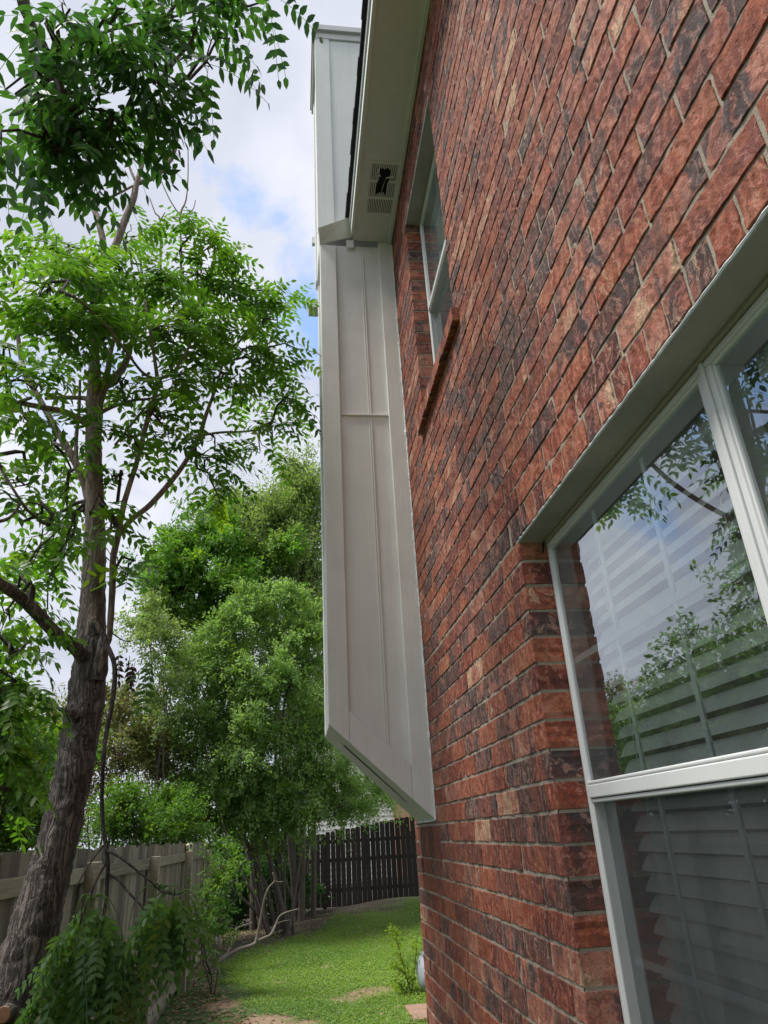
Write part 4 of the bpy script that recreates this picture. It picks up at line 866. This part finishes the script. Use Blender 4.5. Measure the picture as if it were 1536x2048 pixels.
def far_tree(name, label, base, y, ells, n, per, ls, lmat, bmat, seed, spray=.5, droop=.4, upb=.35, stems=3, srad=.05, spread=.5, shell=.5, cat='tree', group=None):
    """ells: (px, py, rx px, ry px, y offset, weight) - crown lobes at their real distance"""
    rg = np.random.default_rng(seed); root = empty(name, (base[0], base[1], 0), label, cat, group)
    cs_ = []; 
    for (px, py, rx, ry, dy, wt) in ells:
        if py is None: cs_.append((np.array(px), rx, ry, wt)); continue
        c = aty(px, py, y+dy); d = np.dot(c-CAM, FW); cs_.append((c, rx/FPX*d, ry/FPX*d, wt))
    wts = np.array([c[3] for c in cs_], float); wts /= wts.sum(); cnt = (wts*n).astype(int)
    wood = MB(); lf = MB(); tops = []
    for s in range(stems):
        a_ = rg.uniform(0, 6.28); p0 = np.array([base[0]+math.cos(a_)*.25*(stems > 1), base[1]+math.sin(a_)*.25*(stems > 1), -.1]); c = cs_[s % len(cs_)]
        e = c[0]+rg.normal(0, .2, 3)*np.array([c[1], c[1], c[2]]); k = 9; t = np.linspace(0, 1, k)[:, None]
        pts = p0*(1-t)+e*t; pts[:, :2] += np.sin(t*np.pi)*rg.normal(0, spread*.25, 2); pts[:, 2] = p0[2]+(e[2]-p0[2])*t[:, 0]**.85; pts[1:-1] += rg.normal(0, .03, (k-2, 3))
        wood.tube(pts, np.linspace(srad, srad*.25, k)*rg.uniform(.7, 1.2), 8); tops.extend(pts[k//2:])
    tops = np.array(tops)
    for (c, rx, rz, wt), m in zip(cs_, cnt):
        rd = min(rx, rz)*.9+.3
        hub = tops[np.argmin(((tops-c)**2).sum(1))]
        for q in range(max(3, m//30)):
            u = unit(rg.normal(0, 1, 3))*rg.uniform(.3, .9); e = c+np.array([u[0]*rx, u[1]*rd, u[2]*rz]); t = np.linspace(0, 1, 6)[:, None]; pts = hub*(1-t)+e*t+rg.normal(0, .03, (6, 3)); wood.tube(pts, np.linspace(srad*.35, .006, 6), 5, False)
        ka = max(6, m//15); au = unit(rg.normal(0, 1, (ka, 3))); am = rg.uniform(.45, 1.55, ka); ai = rg.integers(0, ka, m); lone = rg.random(m) < .14
        u = unit(np.where(lone[:, None], rg.normal(0, 1, (m, 3)), au[ai]+rg.normal(0, .11, (m, 3)))); r = rg.random(m)**(shell)*np.where(lone, .85, am[ai]); u2 = u*r[:, None]
        lump = 1+.28*np.sin(u[:, 0]*7+seed)*np.sin(u[:, 2]*6+1.3*seed)+.15*np.sin(u[:, 1]*11)
        S0 = c+u2*np.array([rx, rd, rz])*lump[:, None]
        Dr = u*.8+rg.normal(0, .45, (m, 3))+np.array([0, 0, upb])
        spray_leaves(lf, S0, Dr, spray*rg.uniform(.6, 1.3, m), per, rg, ls, droop=droop)
    if wood.n: wood.build('trunk', M[bmat], root, smooth=True)
    lf.build('crown', M[lmat], root)
    return root
# tall feathery tree at the back
far_tree('feathery_tree', 'tallest grey-green feathery tree at the back, its top beside the chimney', (-.5, 19.0), 18.6, [(600, 985, 40, 50, 0, 1.0), (625, 1060, 45, 70, 0, 1.2), (560, 1040, 40, 45, 0, .9), (500, 1045, 45, 40, 0, 1.0), (450, 1060, 40, 30, 0, .6), (590, 1150, 70, 90, 0, 1.5), (640, 1250, 40, 120, 0, 1.2), (520, 1130, 60, 60, 0, 1), (660, 1400, 40, 90, 0, .8)],
         3400, 26, .085, 'leafF', 'bark_far', 31, spray=.75, droop=.1, upb=.9, stems=4, srad=.09, shell=.42)
far_tree('maple_tree', 'bright green broad-leaved tree behind the multi-stemmed one, left of the feathery tree', (-1.6, 17.8), 17.4, [(350, 1120, 45, 40, 0, 1), (440, 1090, 60, 55, .2, 1.3), (520, 1120, 55, 45, .2, 1.1), (320, 1180, 50, 35, 0, 1), (400, 1180, 60, 50, 0, 1.2), (480, 1190, 60, 55, 0, 1.2), (330, 1240, 45, 30, 0, .5), (420, 1250, 60, 40, .3, .8), (380, 1070, 20, 28, 0, .25), (350, 1095, 15, 22, 0, .15), (560, 1230, 50, 60, .5, .9)],
         1900, 28, .11, 'leafB', 'bark_far', 32, spray=.5, droop=.35, upb=.35, stems=3, srad=.08, shell=.45)
far_tree('crape_myrtle', 'dense multi-stemmed green tree in the middle, branches low over the back lawn', (-1.0, 16.6), 15.6, [(500, 1215, 50, 25, 0, .5), (560, 1190, 40, 20, 0, .35), (590, 1270, 55, 35, 0, .9), (460, 1270, 50, 40, 0, .8), (400, 1340, 45, 50, 0, .8), (480, 1360, 60, 60, 0, 1.3), (570, 1370, 60, 60, 0, 1.3), (620, 1470, 45, 60, .3, 1), (400, 1450, 55, 60, 0, 1.2), (500, 1480, 65, 60, 0, 1.4),
          (420, 1570, 60, 60, .2, 1.5), (520, 1590, 65, 60, .3, 1.6), (610, 1590, 50, 40, .4, .8), (672, 1560, 42, 40, .6, .6), (460, 1640, 50, 28, .4, .5), (380, 1620, 35, 40, 0, .5), (560, 1650, 40, 25, .4, .3), (735, 1575, 34, 18, 1.5, .22), (700, 1612, 45, 24, .8, .4), (770, 1605, 24, 12, 1.6, .10)],
         6200, 30, .070, 'leafC', 'bark_pale', 33, spray=.42, droop=.5, upb=.25, stems=13, srad=.036, spread=1.3, shell=.5)
far_tree('olive_tree', 'thin airy grey-olive tree left of the green ones, sky showing through', (-3.4, 15.0), 14.6, [(300, 1240, 38, 25, 0, .7), (330, 1300, 45, 35, 0, .8), (320, 1370, 45, 35, 0, .7), (290, 1270, 30, 20, 0, .3), (350, 1420, 35, 40, 0, .5)],
         520, 22, .065, 'leafF', 'bark_far', 34, spray=.45, droop=.35, upb=.3, stems=3, srad=.04, shell=.4)
hg = 'shrubs beyond the side fence'
for i, (px, py, rx, ry, y_, mt, sd, lb, n) in enumerate([
    (40, 1480, 55, 70, 13.6, 'leafE', 41, 'yellowish thin-leaved shrub beyond the side fence, leftmost behind the leaning trunk', 360),
    (125, 1455, 45, 60, 15.0, 'leafE', 42, 'rusty olive shrub beyond the fence, seen just left of the trunk top', 260),
    (225, 1440, 50, 55, 14.4, 'leafE', 43, 'sparse yellow-brown shrub beyond the fence, right of the trunk behind the dangling branch', 620),
    (300, 1470, 50, 60, 15.6, 'leafE', 44, 'sparse rusty shrub beyond the fence, touching the olive tree', 620),
    (250, 1625, 55, 38, 13.0, 'leafG', 45, 'dark green bush just over the fence, below the yellow-brown shrubs', 460),
    (40, 1620, 60, 50, 10.0, 'leafG', 46, 'bright green bush over the fence top at the far left', 420),
    (340, 1635, 45, 38, 14.0, 'leafG', 47, 'mid green bush over the fence near its far corner', 380),
    (130, 1600, 50, 60, 14.6, 'leafE', 48, 'dim olive bush over the fence, hidden behind the trunk', 300)]):
    c_ = aty(px, py, y_)
    far_tree('shrub', lb, (c_[0], c_[1]), y_, [(px, py, rx, ry, 0, 1.2), (px-rx*.5, py+ry*.6, rx*.8, ry*.7, 0, .9), (px+rx*.5, py+ry*.7, rx*.8, ry*.8, 0, .9), (px+rx*.2, py-ry*.6, rx*.5, ry*.5, 0, .5), (px, py+ry*1.5, rx, ry*.7, 0, .8)], n, 24, .062, mt, 'bark_far', sd, spray=.42, droop=.2, upb=.7, stems=9, srad=.022, spread=.8, shell=.45, cat='shrub', group=hg)
far_tree('corner_shrub', 'small shrub with bright tips at the far corner of the side fence', (-2.0, 10.6), 10.4, [(430, 1750, 25, 28, 0, 1), (455, 1765, 30, 14, 0, .7), (410, 1800, 28, 35, 0, 1), (440, 1840, 22, 22, 0, .7), (400, 1870, 30, 30, 0, .6), (455, 1700, 14, 14, 0, .25), (430, 1720, 18, 14, 0, .3)], 130, 18, .055, 'leafG', 'bark_far', 53, spray=.28, droop=.3, upb=.2, stems=4, srad=.012, cat='shrub')
# dark undergrowth behind the stems, past the end of the side fence
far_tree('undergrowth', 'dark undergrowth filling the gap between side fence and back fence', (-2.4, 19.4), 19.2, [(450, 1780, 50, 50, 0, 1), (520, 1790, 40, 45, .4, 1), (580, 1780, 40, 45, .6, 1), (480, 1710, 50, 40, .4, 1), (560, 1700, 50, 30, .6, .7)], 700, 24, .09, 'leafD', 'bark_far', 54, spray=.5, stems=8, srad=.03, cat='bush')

# trees out of view behind the camera's left, so the panes have something to mirror
far_tree('yard_tree', 'bushy tree over the side fence at the left edge, mirrored in the lower panes', (-5.0, 9.0), 9.0, [((-5.15, 9.9, 2.8), None, 1.0, 1.2, 0, 1), ((-5.75, 8.6, 2.9), None, 1.1, 1.5, 0, 1.2), ((-6.15, 7.6, 3.1999999999999997), None, 1.2, 1.5, 0, 1.2), ((-4.85, 10.6, 2.5), None, .8, 1.1, 0, .8), ((-7.05, 6.0, 3.3), None, 1.3, 1.6, 0, 1.0), ((-5.95, 7.9, 1.0999999999999999), None, 1.5, 1.0, 0, 1.0)], 4200, 28, .095, 'leafG', 'bark_far', 61, spray=.45, stems=4, srad=.06)

# ------------------------------------------------------------------ neighbour's house behind the back fence
nh = empty('neighbour_house', (4, 30, 0), 'pale siding house glimpsed through leaves behind the back fence', 'house')
q = MB(); z_ = 0
while z_ < 6.0:
    q.add([(-1.5, 29.00, z_), (9, 29.00, z_), (9, 29.03, z_+.20), (-1.5, 29.03, z_+.20), (-1.5, 29.04, z_), (9, 29.04, z_)], np.array([(0, 1, 2, 3), (0, 4, 5, 1)])); z_ += .19
q.box(-1.5, 9, 29.05, 36, 0, 6.0); q.build('siding', M['nsiding'], nh)
q = MB(); q.box(3.05, 3.75, 28.9, 28.999, 0, 5.9); q.build('brick_pier', M['nbrick'], nh)
q = MB(); q.box(4.6, 5.6, 28.94, 28.999, 2.8, 4.2); f_ = q.build('window', M['vinyl'], nh); q = MB(); q.box(4.68, 5.52, 28.93, 28.939, 2.88, 4.12); q.build('pane', M['room'], f_)
q = MB(); q.prism([(-2, 6.0), (9.5, 6.0), (3.7, 8.6)], 28.6, 36.4); q.build('roof', M['shingle'], nh)

# ------------------------------------------------------------------ lawn, litter, small things
rg = np.random.default_rng(77)
def scatter(n, x0, x1, y0, y1, f, ls, lift, mat, name, label, flat=.6, yb=.0):
    P = np.stack([rg.uniform(x0, x1, n), rg.uniform(y0, y1, n)], -1); P = P[rg.random(n) < f(P[:, 0], P[:, 1])]; m = len(P); z0 = gz(P[:, 0], P[:, 1])
    O = np.stack([P[:, 0], P[:, 1], z0+rg.random(m)*lift], -1); az = rg.uniform(0, 6.28, m); A = unit(np.stack([np.cos(az), np.sin(az), rg.uniform(-.1, flat, m)], -1)); Nn = unit(rg.normal(0, .35, (m, 3))+np.array([0, 0, 1.]))
    Sd = unit(np.cross(Nn, A)); Nn = np.cross(A, Sd); ln = ls*rg.uniform(.5, 1.3, m); QQ = np.array([(0, 0, 0), (.5, .34, .04), (1, 0, -.04), (.5, -.34, .04)])
    V = O[:, None]+ln[:, None, None]*(QQ[None, :, 0, None]*A[:, None]+QQ[None, :, 1, None]*Sd[:, None]+QQ[None, :, 2, None]*Nn[:, None])
    pn = .5+.25*np.sin(P[:, 0]*2.1+np.sin(P[:, 1]*1.7))+.25*np.sin(P[:, 1]*1.3+P[:, 0]*.9)
    T = np.stack([np.clip(pn+rg.normal(0, .22, m), 0, 1), rg.random(m), rg.random(m)], -1); b = MB(); b.add(V.reshape(-1, 3), np.arange(4*m).reshape(-1, 4), np.repeat(T, 4, 0))
    return tag(b.build(name, M[mat]), label, name.replace('_', ' '), kind='stuff')
def gp(px, py, lift=.02):
    r = ray(px, py); t = 8.0
    for _ in range(30):
        p = CAM+r*t; t += (gz(p[0], p[1])+lift-p[2])/r[2]
    return CAM+r*t
def lump(x, y): return .5+.5*np.sin(x*3.1+1.7*np.sin(y*1.9))*np.sin(y*2.3+1.1*np.sin(x*2.7))
def turf_f(x, y):
    edge = np.clip((np.interp(x, [-2.2, -1.8, -.1, 2.2], [12.8, 13.9, 18.3, 19.6])+.4*np.sin(x*3)+.3*np.sin(x*7)-y)/1.8, 0, 1)
    lit = np.clip((x-np.interp(y, [8, 9, 10, 11.5, 13], [-.85, -1.08, -1.38, -1.72, -2.05])+.10*np.sin(y*4)+.08*np.sin(y*9))/.30, 0, 1)
    bare = np.ones_like(x)
    for (bx, by, br) in BARE:
        bare *= 1-.85*np.exp(-(((x-bx)/br)**2+((y-by)/(br*.7))**2)**2)
    return np.clip(edge*lit*bare*(.55+.45*lump(x*2, y*2))+.03, 0, 1)
scatter(380000, -2.2, 3.0, 7.6, 19.8, turf_f, .026, .035, 'turf', 'grass', 'low leafy green ground cover of the lawn')
scatter(16000, -2.2, 2.5, 7.6, 18.5, lambda x, y: np.clip(.09+np.clip((np.interp(y, [8, 9, 10, 11.5, 13], [-.75, -1.0, -1.3, -1.65, -2.0])-x)/.3, 0, 1)+np.clip((y-14.5)/2, 0, .5), 0, 1), .055, .02, 'litter', 'leaf_litter', 'dry brown leaves along the foot of the side fence', .25)

# fallen bare branch on the grass
fb = MB()
g0 = gp(418, 1946, .03); y0 = g0[1]
def fbr(sp, seg=8):
    pts = []; rr = []
    for (px, py, wpx, yy) in sp: p = aty(px, py, yy); pts.append(p); rr.append(wpx/FPX*np.dot(p-CAM, FW)/2)
    P_ = smooth_path(np.hstack([np.array(pts), np.array(rr)[:, None]]), 4); fb.tube(P_[:, :3], P_[:, 3], seg, True, .08, rg)
print('fallen base', g0)
fbr([(418, 1946, 9, y0), (435, 1925, 9, y0+.1), (455, 1910, 8, y0+.25), (480, 1898, 7, y0+.4), (506, 1889, 6.5, y0+.55), (513, 1878, 6, y0+.6), (520, 1845, 4.5, y0+.6), (528, 1800, 4, y0+.6), (538, 1775, 3.5, y0+.6), (549, 1762, 3, y0+.6), (545, 1745, 2, y0+.6)])
fbr([(452, 1912, 6, y0+.22), (462, 1890, 4.5, y0+.3), (470, 1865, 4, y0+.35), (474, 1857, 3.5, y0+.4), (490, 1850, 2.5, y0+.4), (505, 1845, 2, y0+.4)]); fbr([(513, 1882, 6, y0+.6), (530, 1875, 5, y0+.8), (542, 1868, 4.5, y0+.9), (552, 1848, 4, y0+1.0), (560, 1832, 3.5, y0+1.0), (575, 1824, 3, y0+1.0), (598, 1818, 2, y0+1.0)])
fbr([(542, 1868, 3, y0+.9), (555, 1864, 2.5, y0+1.0), (565, 1860, 2, y0+1.0)], 5); fbr([(552, 1848, 3, y0+1.0), (565, 1843, 2.5, y0+1.0), (580, 1840, 2, y0+1.0)], 5); fbr([(549, 1762, 2.5, y0+.6), (558, 1764, 2, y0+.6), (567, 1763, 1.5, y0+.6)], 5)
tag(fb.build('fallen_branch', M['deadwood'], smooth=True), 'bare grey forked branch lying on the lawn near the far corner of the side fence', 'branch')

# sapling
sp_ = empty('sapling', tuple(gp(815, 1985, 0)), 'thin yellow-green sapling on the lawn beside the house corner', 'plant')
b = MB(); lf = MB(); g1 = gp(822, 1990, 0)[1]
for spn in ([(825, 1995, 3, g1), (812, 1950, 2.6, g1), (800, 1905, 2.2, g1), (790, 1870, 1.8, g1), (787, 1858, 1.2, g1)], [(822, 1992, 2.5, g1), (828, 1950, 2, g1), (832, 1910, 1.6, g1), (834, 1880, 1.2, g1)], [(812, 1950, 2, g1), (795, 1935, 1.6, g1), (783, 1925, 1.2, g1)], [(825, 1996, 2.5, g1), (806, 1978, 2, g1), (795, 1960, 1.4, g1)]):
    Pp = limb(b, spn, seg=5, k=8, rg=rg)
    P_ = Pp[4:, :3]; P_ = np.repeat(P_, 5, 0)+rg.normal(0, .02, (len(P_)*5, 3)); spray_leaves(lf, P_, rg.normal(0, 1, P_.shape)*np.array([1, 1, .4]), np.full(len(P_), .06), 2, rg, .042, width=.5)
b.build('stem', M['twig'], sp_); lf.build('leaves', M['leafY'], sp_)
# rounded grey stone and paver at the corner
cst = gp(853, 1985, 0); m_ = MB(); u, v_ = np.meshgrid(np.linspace(0, 2*np.pi, 25)[:-1], np.linspace(0.02, np.pi-.02, 14)); 
R_ = 1+.06*np.sin(u*2+v_*3); Vs = np.stack([.20*R_*np.cos(u)*np.sin(v_), .26*R_*np.sin(u)*np.sin(v_), .235*np.cos(v_)*R_], -1).reshape(-1, 3)+np.array([cst[0]+.085, cst[1], cst[2]+.205])
i, j = np.meshgrid(np.arange(24), np.arange(13)); F_ = np.stack([j*24+i, (j+1)*24+i, (j+1)*24+(i+1) % 24, j*24+(i+1) % 24], -1).reshape(-1, 4); m_.add(Vs, F_)
tag(m_.build('boulder', M['stone'], smooth=True), 'smooth pale grey boulder half hidden behind the house corner', 'stone')
pv = gp(836, 2030, 0); m_ = MB(); m_.prism([(pv[0]-.10, 0), (pv[0]+.5, 0), (pv[0]+.5, .05), (pv[0]-.10, .05)], pv[1]-.35, pv[1]+.32); m_.v[-1][:, 2] += pv[2]-.01; tag(bevel(m_.build('paving_slab', M['paver']), .012), 'orange-brown paving slab on the ground at the house corner', 'paver')
